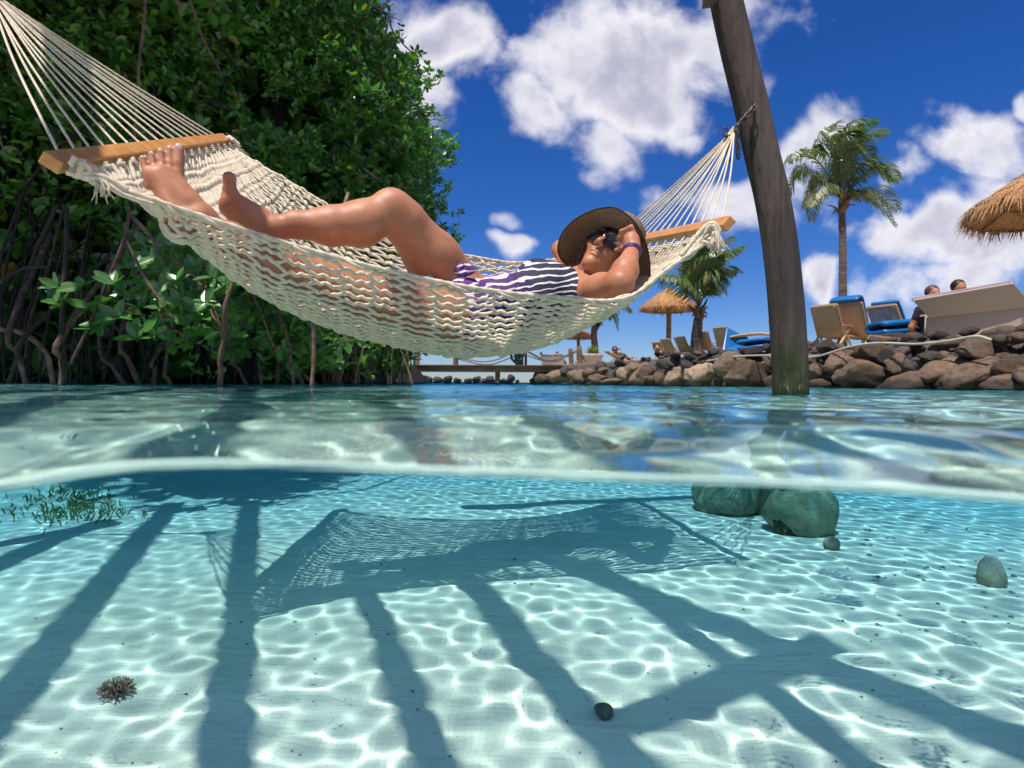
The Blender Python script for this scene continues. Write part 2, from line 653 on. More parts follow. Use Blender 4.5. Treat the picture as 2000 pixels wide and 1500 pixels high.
def rope_geo(P, r, pitch=0.024, sides=9, amp=.15, lobes=3, taper=None):
    """twisted three-strand rope along points P (resampled)"""
    P = np.asarray(P, float)
    seg = np.linalg.norm(np.diff(P, axis=0), axis=1)
    s = np.concatenate([[0], np.cumsum(seg)])
    n = max(4, int(s[-1] / (pitch / 5.5)))
    t = np.linspace(0, s[-1], n)
    Q = np.stack([np.interp(t, s, P[:, i]) for i in range(3)], 1)
    V, F = tube_geo(Q, 1.0, sides)
    V = V.reshape(n, sides, 3)
    ang = np.arange(sides) * 2 * math.pi / sides
    ph = 2 * math.pi * t / pitch / lobes * 1.0
    k = r * (1 + amp * np.cos(lobes * (ang[None] - ph[:, None])))
    V = Q[:, None] + (V - Q[:, None]) * k[..., None]
    return V.reshape(-1, 3), F


def rope_obj(name, P, r, parent, m=None, **kw):
    v, f = rope_geo(P, r, **kw)
    return MB().add(v, f).build(name, m or M_ROPE, parent)


# ---- leaning post in the water
POST_Y = 2.85
post_px = [(1546, 1010), (1546, 900), (1545, 765), (1540, 660), (1532, 560), (1522, 470), (1507, 380), (1488, 300), (1466, 200), (1441, 100), (1419, 0), (1398, -110), (1378, -240)]
post_pts = np.array([at(a, b, POST_Y) for a, b in post_px])
post_pts[:3, 0] = post_pts[2, 0]
post_pts[0, 2], post_pts[1, 2] = -0.95, -0.45
post_root = empty('pergola', (post_pts[2, 0], POST_Y, -0.7))
tag(post_root, 'weathered timber pergola with a leaning post standing in the shallow water', 'pergola')


def world_child(o, parent):
    o.parent = parent
    o.matrix_parent_inverse = parent.matrix_basis.inverted() if parent.type == 'EMPTY' else Matrix()
    return o


def post_mesh():
    P = spline(post_pts, 150)
    V, F = tube_geo(P, 1.0, 40)
    V = V.reshape(len(P), 40, 3)
    th = np.arange(40) * 2 * math.pi / 40
    z = P[:, 2][:, None]
    r = 0.079 + 0.004 * np.sin(z * 2.1) + 0 * th
    r = r + 0.012 * (vnoise(np.cos(th)[None] * 2 + 5, z * 1.7 + np.sin(th)[None] * 2, 5) - .5)
    r = r + 0.004 * (vnoise(th[None] * 9 + 0 * z, z * 3 + 0 * th, 6) - .5)
    crust = np.clip((0.18 - z) / .18, 0, 1)
    r = r + crust * 0.010 * (vnoise(th[None] * 12 + 0 * z, z * 40 + 0 * th, 8) - .3)
    V = P[:, None] + (V - P[:, None]) * r[..., None]
    return V.reshape(-1, 3), F


v, f = post_mesh()
o = MB().add(v, f).build('post', M_POST); world_child(o, post_root)
o.cycles.is_caustics_receiver = True

RAFT_Z = 2.62
hx = math.hypot(SUN[0], SUN[1])
_tw = (hx / 1.333) / math.sqrt(1 - (hx / 1.333) ** 2)
_az = SUN[:2] / hx


def above(px, py, H=RAFT_Z):
    """overhead point whose sun shadow falls on the seabed at photo pixel"""
    p = on(px, py, -DEPTH)
    sh = DEPTH * _tw + H * hx / SUN[2]
    return np.array([p[0] + _az[0] * sh, p[1] + _az[1] * sh, H])


rafters = [((440, 1500), (486, 985), .070), ((0, 1400), (330, 985), .080), ((868, 1520), (694, 1120), .048), ((1235, 1500), (925, 1140), .072),
           ((1480, 1340), (1180, 1110), .05)]
for (a, b, wd) in rafters:
    A, B = above(*a), above(*b)
    d = (B - A) / np.linalg.norm(B - A)
    o = MB().bar(A - d * .5, B + d * .15, wd, .12).build('rafter', M_RAFT, smooth=False); world_child(o, post_root)
A, B = above(1080, 1075), above(1900, 1400)
d = (B - A) / np.linalg.norm(B - A)
zz = np.array([0, 0, -.13])
o = MB().bar(A + zz, B + d * .6 + zz, .09, .13).build('beam', M_RAFT, smooth=False); world_child(o, post_root)
A, B = above(1200, 1440), above(1620, 1270)
o = MB().bar(A - zz * .95, B - zz * .95, .12, .03).build('board', M_RAFT, smooth=False); world_child(o, post_root)
# bearer on the leaning post, just above the picture
pt = post_pts[-1]
o = MB().bar(pt + np.array([-1.9, -.55, -.05]), pt + np.array([.35, .1, -.05]), .1, .13).build('beam', M_RAFT, smooth=False); world_child(o, post_root)
blk = at(1394, -2, POST_Y - .1)
o = MB().bar(blk + np.array([-.03, -.06, .02]), blk + np.array([.02, .12, .07]), .07, .06).build('bracket', M_RAFT, smooth=False); world_child(o, post_root)
for xx, yy in ((-2.75, 1.75), (-2.4, -.6), (2.4, -.5)):
    P = spline([(xx, yy, -.8), (xx + .02, yy, .8), (xx - .01, yy, 2.6)], 12)
    o = MB().tube(P, .08, 14).build('post', M_POST); world_child(o, post_root)
o = MB().bar((-2.8, 1.9, RAFT_Z - .13), (-2.35, -.8, RAFT_Z - .13), .1, .13).build('beam', M_RAFT, smooth=False); world_child(o, post_root)
o = MB().bar((-2.6, -.55, RAFT_Z - .13), (2.6, -.45, RAFT_Z - .13), .1, .13).build('beam', M_RAFT, smooth=False); world_child(o, post_root)

# ---- hammock
HAM = empty('hammock', at(870, 700, 2.2))
tag(HAM, 'cream cotton rope hammock with wooden spreader bars slung over the water', 'hammock')


def hchild(o):
    return world_child(o, HAM)


LN, LF = at(98, 318, 1.36), at(440, 272, 2.66)
RN, RF = at(1424, 436, 1.95), at(1172, 484, 3.32)
LA, RA = at(-14, -8, 2.02), at(1430, 262, 2.72)


def spread_bar(N, Fp, apex):
    b = Fp - N; L = np.linalg.norm(b); b /= L
    c = (N + Fp) / 2
    r = apex - c; r -= b * (r @ b); r /= np.linalg.norm(r)
    n = np.cross(b, r)
    if n[1] > 0: n = -n
    # rounded bar: rectangle with bevel
    o = MB().box(c, (L, .046, .034), np.stack([b, r, n], 1)).build('spreader_bar', M_BARW, smooth=False, bevel=.004)
    hchild(o)
    return b, r, n, L, c


LB = spread_bar(LN, LF, LA)
RB = spread_bar(RN, RF, RA)

# net surface: near edge, belly and far edge, photo pixels with distance
tab = [  # u, near, belly, far
    (0.0, (130, 336, 1.37), None, (446, 284, 2.66)),
    (0.08, (225, 366, 1.41), (330, 372, 1.85), (500, 318, 2.62)),
    (0.17, (315, 396, 1.47), (392, 462, 1.80), (560, 353, 2.60)),
    (0.28, (440, 437, 1.56), (490, 558, 1.88), (625, 392, 2.60)),
    (0.40, (590, 484, 1.66), (625, 632, 2.00), (710, 448, 2.62)),
    (0.52, (770, 531, 1.76), (780, 677, 2.13), (820, 486, 2.66)),
    (0.63, (925, 562, 1.84), (915, 696, 2.26), (915, 500, 2.72)),
    (0.75, (1080, 580, 1.90), (1060, 675, 2.38), (1000, 513, 2.82)),
    (0.86, (1222, 582, 1.94), (1165, 613, 2.50), (1075, 508, 2.98)),
    (0.93, (1310, 521, 1.95), (1222, 556, 2.58), (1125, 496, 3.14)),
    (1.0, (1396, 462, 1.955), None, (1165, 500, 3.31))]
us = np.array([t[0] for t in tab])
Nn = np.array([at(*t[1]) for t in tab])
Ff = np.array([at(*t[3]) for t in tab])
Bb = np.array([(Nn[i] * .55 + Ff[i] * .45) if t[2] is None else at(*t[2]) for i, t in enumerate(tab)])
VB = 0.42
Bb[0] = Nn[0] * (1 - VB) + Ff[0] * VB
Bb[-1] = Nn[-1] * (1 - VB) + Ff[-1] * VB


def crv(T, u):
    """smooth interpolation of table rows"""
    u = np.atleast_1d(u)
    P = T
    Q = np.vstack([2 * P[0] - P[1], P, 2 * P[-1] - P[-2]])
    U = np.concatenate([[2 * us[0] - us[1]], us, [2 * us[-1] - us[-2]]])
    i = np.clip(np.searchsorted(us, u, side='right') - 1, 0, len(us) - 2)
    h = us[i + 1] - us[i]
    t = ((u - us[i]) / h)[:, None]
    m0 = (Q[i + 2] - Q[i]) / (U[i + 2] - U[i])[:, None] * h[:, None]
    m1 = (Q[i + 3] - Q[i + 1]) / (U[i + 3] - U[i + 1])[:, None] * h[:, None]
    p0, p1 = P[i], P[i + 1]
    return (2 * t ** 3 - 3 * t ** 2 + 1) * p0 + (t ** 3 - 2 * t ** 2 + t) * m0 + (-2 * t ** 3 + 3 * t ** 2) * p1 + (t ** 3 - t ** 2) * m1


def net(u, v):
    u, v = np.atleast_1d(u), np.atleast_1d(v)[:, None]
    n, b, f = crv(Nn, u), crv(Bb, u), crv(Ff, u)
    l0 = (v - VB) * (v - 1) / (VB)
    l1 = v * (v - 1) / (VB * (VB - 1))
    l2 = v * (v - VB) / (1 - VB)
    return n * l0 + b * l1 + f * l2


def net_n(u, v, e=.01):
    du = net(np.clip(u + e, 0, 1), v) - net(np.clip(u - e, 0, 1), v)
    dv = net(u, np.clip(v + e, 0, 1)) - net(u, np.clip(v - e, 0, 1))
    n = np.cross(du, dv)
    return n / np.maximum(np.linalg.norm(n, axis=1), 1e-9)[:, None], dv / np.maximum(np.linalg.norm(dv, axis=1), 1e-9)[:, None]


# ---- chain from the post to the hammock
def link_mesh():
    th = np.linspace(0, 2 * math.pi, 25)[:-1]
    a, b = .017, .0085
    P = np.stack([np.cos(th) * a * (1 + .0), np.sin(th) * b, 0 * th], 1)
    P[:, 0] += np.sign(np.cos(th)) * .004
    v, f = [], []
    n, s = len(P), 6
    for i in range(n):
        T = P[(i + 1) % n] - P[i - 1]; T /= np.linalg.norm(T)
        N = np.cross(T, (0, 0, 1))
        for j in range(s):
            q = 2 * math.pi * j / s
            v.append(P[i] + .0038 * (N * math.cos(q) + np.array([0, 0, 1]) * math.sin(q)))
    for i in range(n):
        for j in range(s):
            k = (j + 1) % s; i2 = (i + 1) % n
            f.append((i * s + j, i * s + k, i2 * s + k, i2 * s + j))
    return np.array(v), f


lv, lf = link_mesh()
CH = empty('chain', at(1468, 212, 2.76))
tag(CH, 'dark steel chain tying the hammock to the leaning post', 'chain')
link_me = None


def chain_run(A, B, n, twist=0.0):
    global link_me
    A, B = np.asarray(A), np.asarray(B)
    d = (B - A) / np.linalg.norm(B - A)
    for i in range(n):
        c = A + (B - A) * ((i + .5) / n)
        e = np.cross(d, (0.3, -1, .2)); e /= np.linalg.norm(e); g = np.cross(d, e)
        an = (math.pi / 2 if i % 2 else 0) + twist + random.uniform(-.2, .2)
        y = e * math.cos(an) + g * math.sin(an)
        z = np.cross(d, y)
        if link_me is None:
            o = MB().add(lv, lf).build('link', M_CHAIN); link_me = o.data
        else:
            o = link(bpy.data.objects.new('link', link_me))
        k = 1.12
        o.matrix_world = Matrix([[d[0] * k, y[0] * k, z[0] * k, c[0]], [d[1] * k, y[1] * k, z[1] * k, c[1]], [d[2] * k, y[2] * k, z[2] * k, c[2]], [0, 0, 0, 1]])
        world_child(o, CH)


pw = at(1471, 210, 2.755)
chain_run(pw, at(1447, 240, 2.74), 5)
chain_run(pw + np.array([.004, -.01, -.004]), at(1449, 236, 2.73), 4, .7)
chain_run(at(1447, 240, 2.74), at(1428, 262, 2.72), 4, .4)
chain_run(at(1438, 250, 2.70), at(1442, 306, 2.70), 6)
chain_run(at(1417, 252, 2.72), at(1420, 300, 2.72), 4, .5)
th = np.linspace(-.6, 3.9, 20)
c = at(1421, 312, 2.72)
hk = np.stack([c[0] + .012 * np.cos(th - 1.6), 0 * th + c[1], c[2] + .014 * np.sin(th - 1.6)], 1)
o = MB().tube(hk, .0035, 7).build('hook', M_CHAIN); world_child(o, CH)
o = MB().tube(spline([at(1478, 196, 2.80), pw, at(1466, 222, 2.75)], 10), .005, 8).build('eye_bolt', M_STEEL); world_child(o, CH)
# ================================================================== ORGANIC BODIES (smooth-union fields -> one mesh)
class Field:
    def __init__(self, lo, hi, h):
        self.h = h
        self.lo = np.asarray(lo, float)
        self.n = np.ceil((np.asarray(hi, float) - self.lo) / h).astype(int) + 1
        self.D = np.full(self.n, 0.08, np.float32)

    def _box(self, lo, hi, pad):
        a = np.clip(np.floor((np.asarray(lo) - pad - self.lo) / self.h).astype(int), 0, self.n - 1)
        b = np.clip(np.ceil((np.asarray(hi) + pad - self.lo) / self.h).astype(int) + 1, 1, self.n)
        if np.any(b <= a): return None, None
        g = [self.lo[i] + self.h * np.arange(a[i], b[i]) for i in range(3)]
        P = np.stack(np.meshgrid(*g, indexing='ij'), -1)
        return tuple(slice(a[i], b[i]) for i in range(3)), P

    def _merge(self, sl, d, k):
        o = self.D[sl]
        hh = np.clip(.5 + .5 * (o - d) / k, 0, 1)
        self.D[sl] = o * (1 - hh) + d * hh - k * hh * (1 - hh)

    def cone(self, a, b, ra, rb, k=.02):
        a, b = np.asarray(a, float), np.asarray(b, float)
        m = max(ra, rb)
        sl, P = self._box(np.minimum(a, b) - m, np.maximum(a, b) + m, .06 + k)
        if sl is None: return self
        ba = b - a
        t = np.clip(((P - a) @ ba) / max(ba @ ba, 1e-9), 0, 1)
        d = np.linalg.norm(P - a - t[..., None] * ba, axis=-1) - (ra + (rb - ra) * t)
        self._merge(sl, d, k)
        return self

    def chain(self, pts, k=.02):
        for (a, ra), (b, rb) in zip(pts[:-1], pts[1:]):
            self.cone(a, b, ra, rb, k)
        return self

    def ell(self, c, r, R=None, k=.02, sub=False):
        c, r = np.asarray(c, float), np.asarray(r, float)
        m = r.max()
        sl, P = self._box(c - m, c + m, .06 + k)
        if sl is None: return self
        q = P - c
        if R is not None: q = q @ np.asarray(R)
        k0 = np.linalg.norm(q / r, axis=-1)
        k1 = np.linalg.norm(q / (r * r), axis=-1)
        d = np.where(k1 > 1e-6, k0 * (k0 - 1) / np.maximum(k1, 1e-6), -r.min())
        if sub:
            o = self.D[sl]
            hh = np.clip(.5 - .5 * (o + d) / k, 0, 1)
            self.D[sl] = o * (1 - hh) - d * hh + k * hh * (1 - hh)
        else:
            self._merge(sl, d, k)
        return self

    def mesh(self):
        D = self.D
        S = D < 0
        nx, ny, nz = D.shape
        c = lambda A, i, j, k: A[i:nx - 1 + i, j:ny - 1 + j, k:nz - 1 + k]
        cnt = sum(c(S, i, j, k).astype(np.int8) for i in (0, 1) for j in (0, 1) for k in (0, 1))
        idx = np.argwhere((cnt > 0) & (cnt < 8))
        cid = -np.ones((nx - 1, ny - 1, nz - 1), np.int64)
        cid[idx[:, 0], idx[:, 1], idx[:, 2]] = np.arange(len(idx))
        acc = np.zeros((len(idx), 3)); num = np.zeros(len(idx))
        corners = [(i, j, k) for i in (0, 1) for j in (0, 1) for k in (0, 1)]
        for p in corners:
            for ax in range(3):
                if p[ax]: continue
                q = list(p); q[ax] = 1
                da = D[idx[:, 0] + p[0], idx[:, 1] + p[1], idx[:, 2] + p[2]]
                db = D[idx[:, 0] + q[0], idx[:, 1] + q[1], idx[:, 2] + q[2]]
                mk = (da < 0) != (db < 0)
                t = np.where(mk, da / np.where(mk, da - db, 1), 0)
                pos = np.repeat(np.array(p, float)[None], len(idx), 0)
                pos[:, ax] += t
                acc += pos * mk[:, None]; num += mk
        V = self.lo + (idx + acc / num[:, None]) * self.h
        F = []
        for ax in range(3):
            a, b = [(1, 2), (2, 0), (0, 1)][ax]
            s0 = [slice(None)] * 3; s1 = [slice(None)] * 3
            s0[ax] = slice(0, -1); s1[ax] = slice(1, None)
            for s in (s0, s1):
                s[a] = slice(1, -1); s[b] = slice(1, -1)
            A, B = S[tuple(s0)], S[tuple(s1)]
            for flip, mk in ((False, A & ~B), (True, ~A & B)):
                e = np.argwhere(mk)
                if not len(e): continue
                e[:, a] += 1; e[:, b] += 1
                def cell(oa, ob):
                    t = e.copy(); t[:, a] += oa; t[:, b] += ob
                    return cid[t[:, 0], t[:, 1], t[:, 2]]
                q = np.stack([cell(-1, -1), cell(0, -1), cell(0, 0), cell(-1, 0)], 1)
                F.append(q[:, ::-1] if flip else q)
        return V, np.concatenate(F)


def field_obj(name, fld, m, parent=None):
    V, F = fld.mesh()
    me = bpy.data.meshes.new(name)
    me.from_pydata(V.tolist(), [], F.tolist())
    me.polygons.foreach_set('use_smooth', [True] * len(F))
    me.materials.append(m)
    o = bpy.data.objects.new(name, me)
    link(o, parent)
    return o


def unit(v):
    v = np.asarray(v, float)
    return v / np.linalg.norm(v)


def skin_material():
    def ex(w, col, vec, oi):
        col = w.mix(w.math('MULTIPLY', w.smooth(w.noise(vec, 30, 5, .7), .45, .7), .4), col, (0.33, 0.105, 0.060))
        col = w.mix(w.math('MULTIPLY', w.smooth(w.noise(vec, 120, 3, .6), .62, .72), .35), col, (0.22, 0.085, 0.05))
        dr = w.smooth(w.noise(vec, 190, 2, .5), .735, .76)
        col = w.mix(w.math('MULTIPLY', dr, .35), col, (0.85, 0.75, 0.68))  # pale specks painted in as glints of water drops
        return col
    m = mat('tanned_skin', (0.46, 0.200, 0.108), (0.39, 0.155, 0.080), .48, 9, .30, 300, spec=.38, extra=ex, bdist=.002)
    bs = m.node_tree.nodes['Principled BSDF']
    bs.inputs['Subsurface Weight'].default_value = 0.18
    bs.inputs['Subsurface Scale'].default_value = 0.015
    bs.inputs['Subsurface Radius'].default_value = (1.0, .35, .2)
    return m


M_SKIN = skin_material()

# ---- the woman in the hammock -------------------------------------------------
WOM = empty('person', at(890, 590, 2.2))
tag(WOM, 'person in striped swimsuit, sun hat and sunglasses lying in the rope hammock, one knee raised', 'person')

hipN, kneeN, ankN = at(862, 612, 2.06), at(604, 540, 1.80), at(396, 438, 1.60)
hipF, kneeF, ankF = at(902, 575, 2.26), at(768, 408, 2.00), at(532, 446, 1.86)
pel, waist, chest = at(893, 606, 2.19), at(985, 596, 2.28), at(1062, 574, 2.38)
shN, shF, neck = at(1146, 572, 2.26), at(1128, 532, 2.62), at(1150, 545, 2.43)
elN, wrN = at(1212, 553, 2.03), at(1236, 487, 2.18)
elF, wrF = at(1096, 488, 2.86), at(1180, 500, 2.80)
HC = at(1184, 500, 2.38)
HSC = 1.14
hu = unit((.60, .22, .77)); hf = np.array([-.25, -.84, .42]); hf = unit(hf - hu * (hf @ hu)); hs = np.cross(hf, hu)
HR = np.stack([hs, hf, hu], 1)


def H(x, y, z):
    return HC + HR @ np.array([x, y, z]) * HSC


def torso_prims(f, grow=0.0):
    g = grow
    ax = unit(chest - pel)
    side = unit(shF - shN); side = unit(side - ax * (side @ ax)); up = np.cross(ax, side)
    if up[2] < 0: up = -up
    R = np.stack([ax, side, up], 1)
    f.ell(pel + up * .0, (.150 + g, .180 + g, .130 + g), R, k=.05)
    f.ell(pel - ax * .05 - side * .085, (.10 + g, .085 + g, .095 + g), R, k=.05)
    f.ell(pel - ax * .05 + side * .085, (.10 + g, .085 + g, .095 + g), R, k=.05)
    f.ell(waist, (.140 + g, .140 + g, .120 + g), R, k=.06)
    f.ell(chest, (.150 + g, .155 + g, .128 + g), R, k=.05)
    for s in (-1, 1):
        f.ell(chest + side * s * .075 + up * .068 + ax * .012, (.070 + g, .068 + g, .060 + g), R, k=.03)
    f.cone(shN + ax * -.01, shF + ax * -.01, .062 + g, .062 + g, k=.06)
    return R


NAILS = []


def foot(f, heel, ankle, ball, tip, lat, big_side, k_=1.0):
    """heel/ankle/ball/tip points; lat = sideways unit vector, big_side=+1 when the big toe lies along +lat"""
    d = unit(tip - ball)
    nrm = unit(np.cross(lat, d))
    f.ell(heel, (.030, .030, .032), k=.02)
    f.cone(ankle, heel + (ankle - heel) * .15, .034, .030, k=.02)
    f.cone(ankle, ball - lat * .0, .036, .026 * k_, k=.03)
    f.cone(heel, ball + lat * .018 * -big_side, .029, .022 * k_, k=.025)
    for s in (-1, 0, 1):
        f.cone(ankle + (ball - ankle) * .35, ball + lat * .027 * s, .028 * k_, .0175 * k_, k=.02)
    n = 5
    L = np.linalg.norm(tip - ball)
    for i in range(n):
        s = big_side * (.041 - .0205 * i)
        r = (.0152, .0108, .0103, .0098, .0094)[i] * k_
        l = L * (1.0, 1.0, .92, .82, .68)[i]
        b = ball + lat * s * .92 - d * (.012 + .004 * i)
        t = ball + lat * s * 1.12 + d * l
        mid = (b + t) / 2 + nrm * .005
        f.chain([(b, r * 1.12), (mid, r * .92), (t, r * 1.02)], k=.0035)
        NAILS.append((t - d * r * .1, d, nrm, lat, r))


def build_woman():
    f = Field((-1.30, 1.30, .12), (.72, 3.02, 1.02), .0048)
    R = torso_prims(f)
    ax, side, up = R.T
    # near leg, lying straight in the net
    cN = kneeN + (ankN - kneeN) * .32
    f.chain([(hipN, .110), (hipN + (kneeN - hipN) * .45, .094), (kneeN, .066)], k=.03)
    f.chain([(kneeN, .064), (cN + np.array([0, 0, -.016]), .066), (kneeN + (ankN - kneeN) * .75, .044), (ankN, .033)], k=.02)
    # far leg, knee drawn up
    f.chain([(hipF, .112), (hipF + (kneeF - hipF) * .45, .102), (kneeF + (hipF - kneeF) * .12, .076), (kneeF, .064)], k=.03)
    dn = unit(np.cross(ankF - kneeF, (0, 1, 0))); dn = dn if dn[2] < 0 else -dn
    f.chain([(kneeF, .062), (kneeF + (ankF - kneeF) * .30 + dn * .034, .076), (kneeF + (ankF - kneeF) * .55 + dn * .024, .064), (kneeF + (ankF - kneeF) * .82, .042), (ankF, .032)], k=.025)
    f.ell(kneeF + np.array([-.012, -.012, .012]), (.045, .045, .045), k=.03)
    # feet
    foot(f, at(352, 442, 1.55), at(392, 425, 1.60), at(318, 343, 1.57), at(313, 293, 1.575), unit((.72, .62, .30)), 1)
    foot(f, at(486, 450, 1.85), ankF, at(452, 398, 1.83), at(441, 366, 1.825), unit((.58, -.70, .42)), 1, 1.28)
    # arms
    f.chain([(shN, .060), (shN + (elN - shN) * .45, .056), (elN, .045)], k=.03)
    f.chain([(elN, .044), (elN + (wrN - elN) * .35, .046), (wrN, .027)], k=.025)
    f.chain([(shF, .058), (shF + (elF - shF) * .5, .050), (elF, .043), (wrF, .03)], k=.03)
    # near hand pinching the sunglasses
    kn = at(1236, 468, 2.215)
    tipc = at(1207, 476, 2.27)
    f.cone(wrN, kn, .025, .027, k=.02)
    f.ell((wrN + kn) / 2 + np.array([-.008, -.004, .012]), (.030, .026, .034), k=.015)
    for i in range(4):
        o = np.array([.002 * i, .012 * i - .016, -.0155 * i + .020])
        k0 = kn + o * np.array([1, 1, .9])
        k1 = kn + o + np.array([-.012 - .004 * i, -.006, .022 - .006 * i])
        k2 = k1 + (tipc - kn) * .62 + np.array([0, -.004, -.006])
        k3 = tipc + o * .8 + np.array([-.004 + .006 * i, 0, -.004])
        f.chain([(k0, .0115), (k1, .0105), (k2, .0092), (k3, .0080)], k=.006)
    f.chain([(wrN + np.array([-.012, .002, .012]), .013), (wrN + (tipc - wrN) * .55 + np.array([0, -.012, -.008]), .0115), (tipc + np.array([.004, -.004, -.022]), .009)], k=.008)
    # neck + head
    f.chain([(neck - ax * .03, .062), (H(0, -.015, -.075), .052)], k=.03)
    f.ell(H(0, -.018, .040), (.076, .097, .088), HR, k=.02)
    f.ell(H(0, .030, -.030), (.063, .064, .080), HR, k=.03)
    f.ell(H(0, .062, -.088), (.026, .024, .020), HR, k=.025)
    f.cone(H(-.052, -.005, -.055), H(0, .062, -.088), .020, .020, k=.025)
    f.cone(H(.052, -.005, -.055), H(0, .062, -.088), .020, .020, k=.025)
    f.ell(H(0, .086, .028), (.046, .014, .014), HR, k=.02)
    for s in (-1, 1):
        f.ell(H(s * .036, .066, -.018), (.026, .020, .022), HR, k=.02)
        f.ell(H(s * .078, -.012, -.005), (.010, .020, .031), HR, k=.006)
        f.ell(H(s * .011, .101, -.030), (.0085, .010, .0075), HR, k=.006)
    f.cone(H(0, .088, .018), H(0, .113, -.024), .0085, .0115, k=.012)
    for s in (-1, 1):
        f.ell(H(s * .0062, .106, -.0375), (.0038, .0060, .0052), HR, k=.003, sub=True)
    f.ell(H(0, .084, -.052), (.026, .014, .007), HR, k=.006)
    f.ell(H(0, .083, -.066), (.022, .014, .008), HR, k=.006)
    f.ell(H(0, .100, -.0585), (.024, .008, .0024), HR, k=.004, sub=True)
    global BODY_FIELD
    BODY_FIELD = f
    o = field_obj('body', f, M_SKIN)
    world_child(o, WOM)
    return R


TR = build_woman()
M_NAIL = mat('pale_nail', (0.66, 0.42, 0.36), None, .25, spec=.6)
for i, (t_, d_, n_, l_, r_) in enumerate(NAILS):
    if i >= 5: n_ = -n_
    v_, f_ = ico(2)
    R_ = np.stack([unit(l_ - d_ * (l_ @ d_)), d_, n_], 1)
    o = MB().add((v_ * np.array([r_ * .62, r_ * .72, r_ * .22])) @ R_.T + t_ + n_ * r_ * .92 + d_ * r_ * .15, f_).build('toenail', M_NAIL)
    world_child(o, WOM)


def suit_material():
    m = bpy.data.materials.new('striped_swim_fabric')
    m.use_nodes = True
    w = NT(m.node_tree)
    bs = m.node_tree.nodes['Principled BSDF']
    pos = w.n('ShaderNodeNewGeometry').outputs['Position']
    q = w.vmath('ADD', pos, w.vmath('SCALE', w.vmath('SUBTRACT', _ncol(w, pos, 7), (.5, .5, .5)), scale=.050))
    x, y, z = w.sep(q)
    # bands run along the body and bend over the bust
    t = w.math('SUBTRACT', w.math('ADD', w.math('MULTIPLY', z, 1.0), w.math('MULTIPLY', x, -0.10)), w.math('MULTIPLY', y, .35))
    s = w.math('SINE', w.math('MULTIPLY', t, 2 * math.pi / .022))
    th = w.math('MULTIPLY', w.math('SUBTRACT', w.noise(pos, 13, 3, .6), .5), 1.6)
    band = w.smooth(w.math('ADD', s, th), -.72, -.52)
    tone = w.smooth(sep_x(w, pos), -.12, .12)
    dark = w.mix(tone, (0.085, 0.018, 0.16), (0.012, 0.012, 0.035))
    dark = w.mix(w.smooth(w.noise(pos, 16, 2, .5), .66, .70), dark, (0.22, 0.01, 0.25))
    col = w.mix(band, (0.66, 0.62, 0.64), dark)
    w.put(bs.inputs['Base Color'], col)
    bs.inputs['Roughness'].default_value = .8
    b = w.n('ShaderNodeBump'); b.inputs['Strength'].default_value = .6; b.inputs['Distance'].default_value = .012
    w.put(b.inputs['Height'], w.noise(pos, 22, 4, .6, .8)); w.put(bs.inputs['Normal'], b.outputs[0])
    return m


def _ncol(w, vec, sc):
    nd = w.n('ShaderNodeTexNoise'); w.put(nd.inputs['Vector'], vec)
    nd.inputs['Scale'].default_value = sc; nd.inputs['Detail'].default_value = 3
    return nd.outputs['Color']


def sep_x(w, pos):
    return w.sep(pos)[0]


M_SUIT = suit_material()


def build_suit():
    ax, side, up = TR.T
    f = Field((-.48, 1.85, .18), (.55, 2.95, .86), .0055)
    torso_prims(f, .007)
    # cut: leg openings, neckline and arm openings
    n = f.n
    g = [f.lo[i] + f.h * np.arange(n[i]) for i in range(3)]
    P = np.stack(np.meshgrid(*g, indexing='ij'), -1)
    t = (P - pel) @ ax
    sd = (P - pel) @ side
    hh = (P - pel) @ up
    wav = .006 * np.sin(sd * 60) + .005 * np.sin(hh * 75 + 1)
    lowcut = -.085 + .10 * np.clip(np.abs(sd) - .05, 0, 1) - .10 * np.clip(-hh, 0, 1)
    T = ((chest - pel) @ ax)
    topcut = T + .085 - .55 * np.clip(np.abs(np.abs(sd) - .075) - .035, 0, .1) * 1.0 - .25 * np.clip(-hh, 0, .2)
    d = np.maximum(np.maximum(lowcut - t + wav * .6, t - topcut), -1)
    f.D = np.maximum(f.D, d.astype(np.float32))
    o = field_obj('swimsuit', f, M_SUIT)
    world_child(o, WOM)
    # folds and frill round the hip
    mb = MB()
    for k in range(5):
        a0 = -1.9 + .42 * k
        base = pel - ax * (.075 + .012 * k)
    th = np.linspace(-1.75, 1.5, 90)
    V, Fc = [], []
    for i, a in enumerate(th):
        c = pel - ax * (.070 + .02 * abs(math.sin(a)))
        d0 = side * math.sin(a) + up * math.cos(a)
        r0 = .142 if abs(math.sin(a)) < .7 else .16
        for j, q in enumerate((0, .35, .7, 1.0)):
            wv = math.sin(i * .85) * .016 * q
            V.append(c + d0 * (r0 + .012 * q + wv * .5) - ax * (.045 * q) + ax * wv * .4)
    for i in range(len(th) - 1):
        for j in range(3):
            Fc.append((i * 4 + j, i * 4 + j + 1, (i + 1) * 4 + j + 1, (i + 1) * 4 + j))
    mb.add(V, Fc)
    o = mb.build('frill', M_SUIT); world_child(o, WOM)
    so = o.modifiers.new('thick', 'SOLIDIFY'); so.thickness = .002
    # gathered knot at the waist
    f2 = Field(at(900, 575, 2.1) - .09, at(900, 505, 2.1) + .09, .004)
    c = at(905, 527, 2.10)
    for i in range(9):
        a = i * 2.4
        f2.ell(c + np.array([.032 * math.cos(a), .012 * math.sin(a * 1.3), .014 * math.sin(a)]), (.021, .012, .009), rot('Y', a) @ rot('X', a * .6), k=.005)
    o = field_obj('fabric_knot', f2, M_SUIT); world_child(o, WOM)


build_suit()

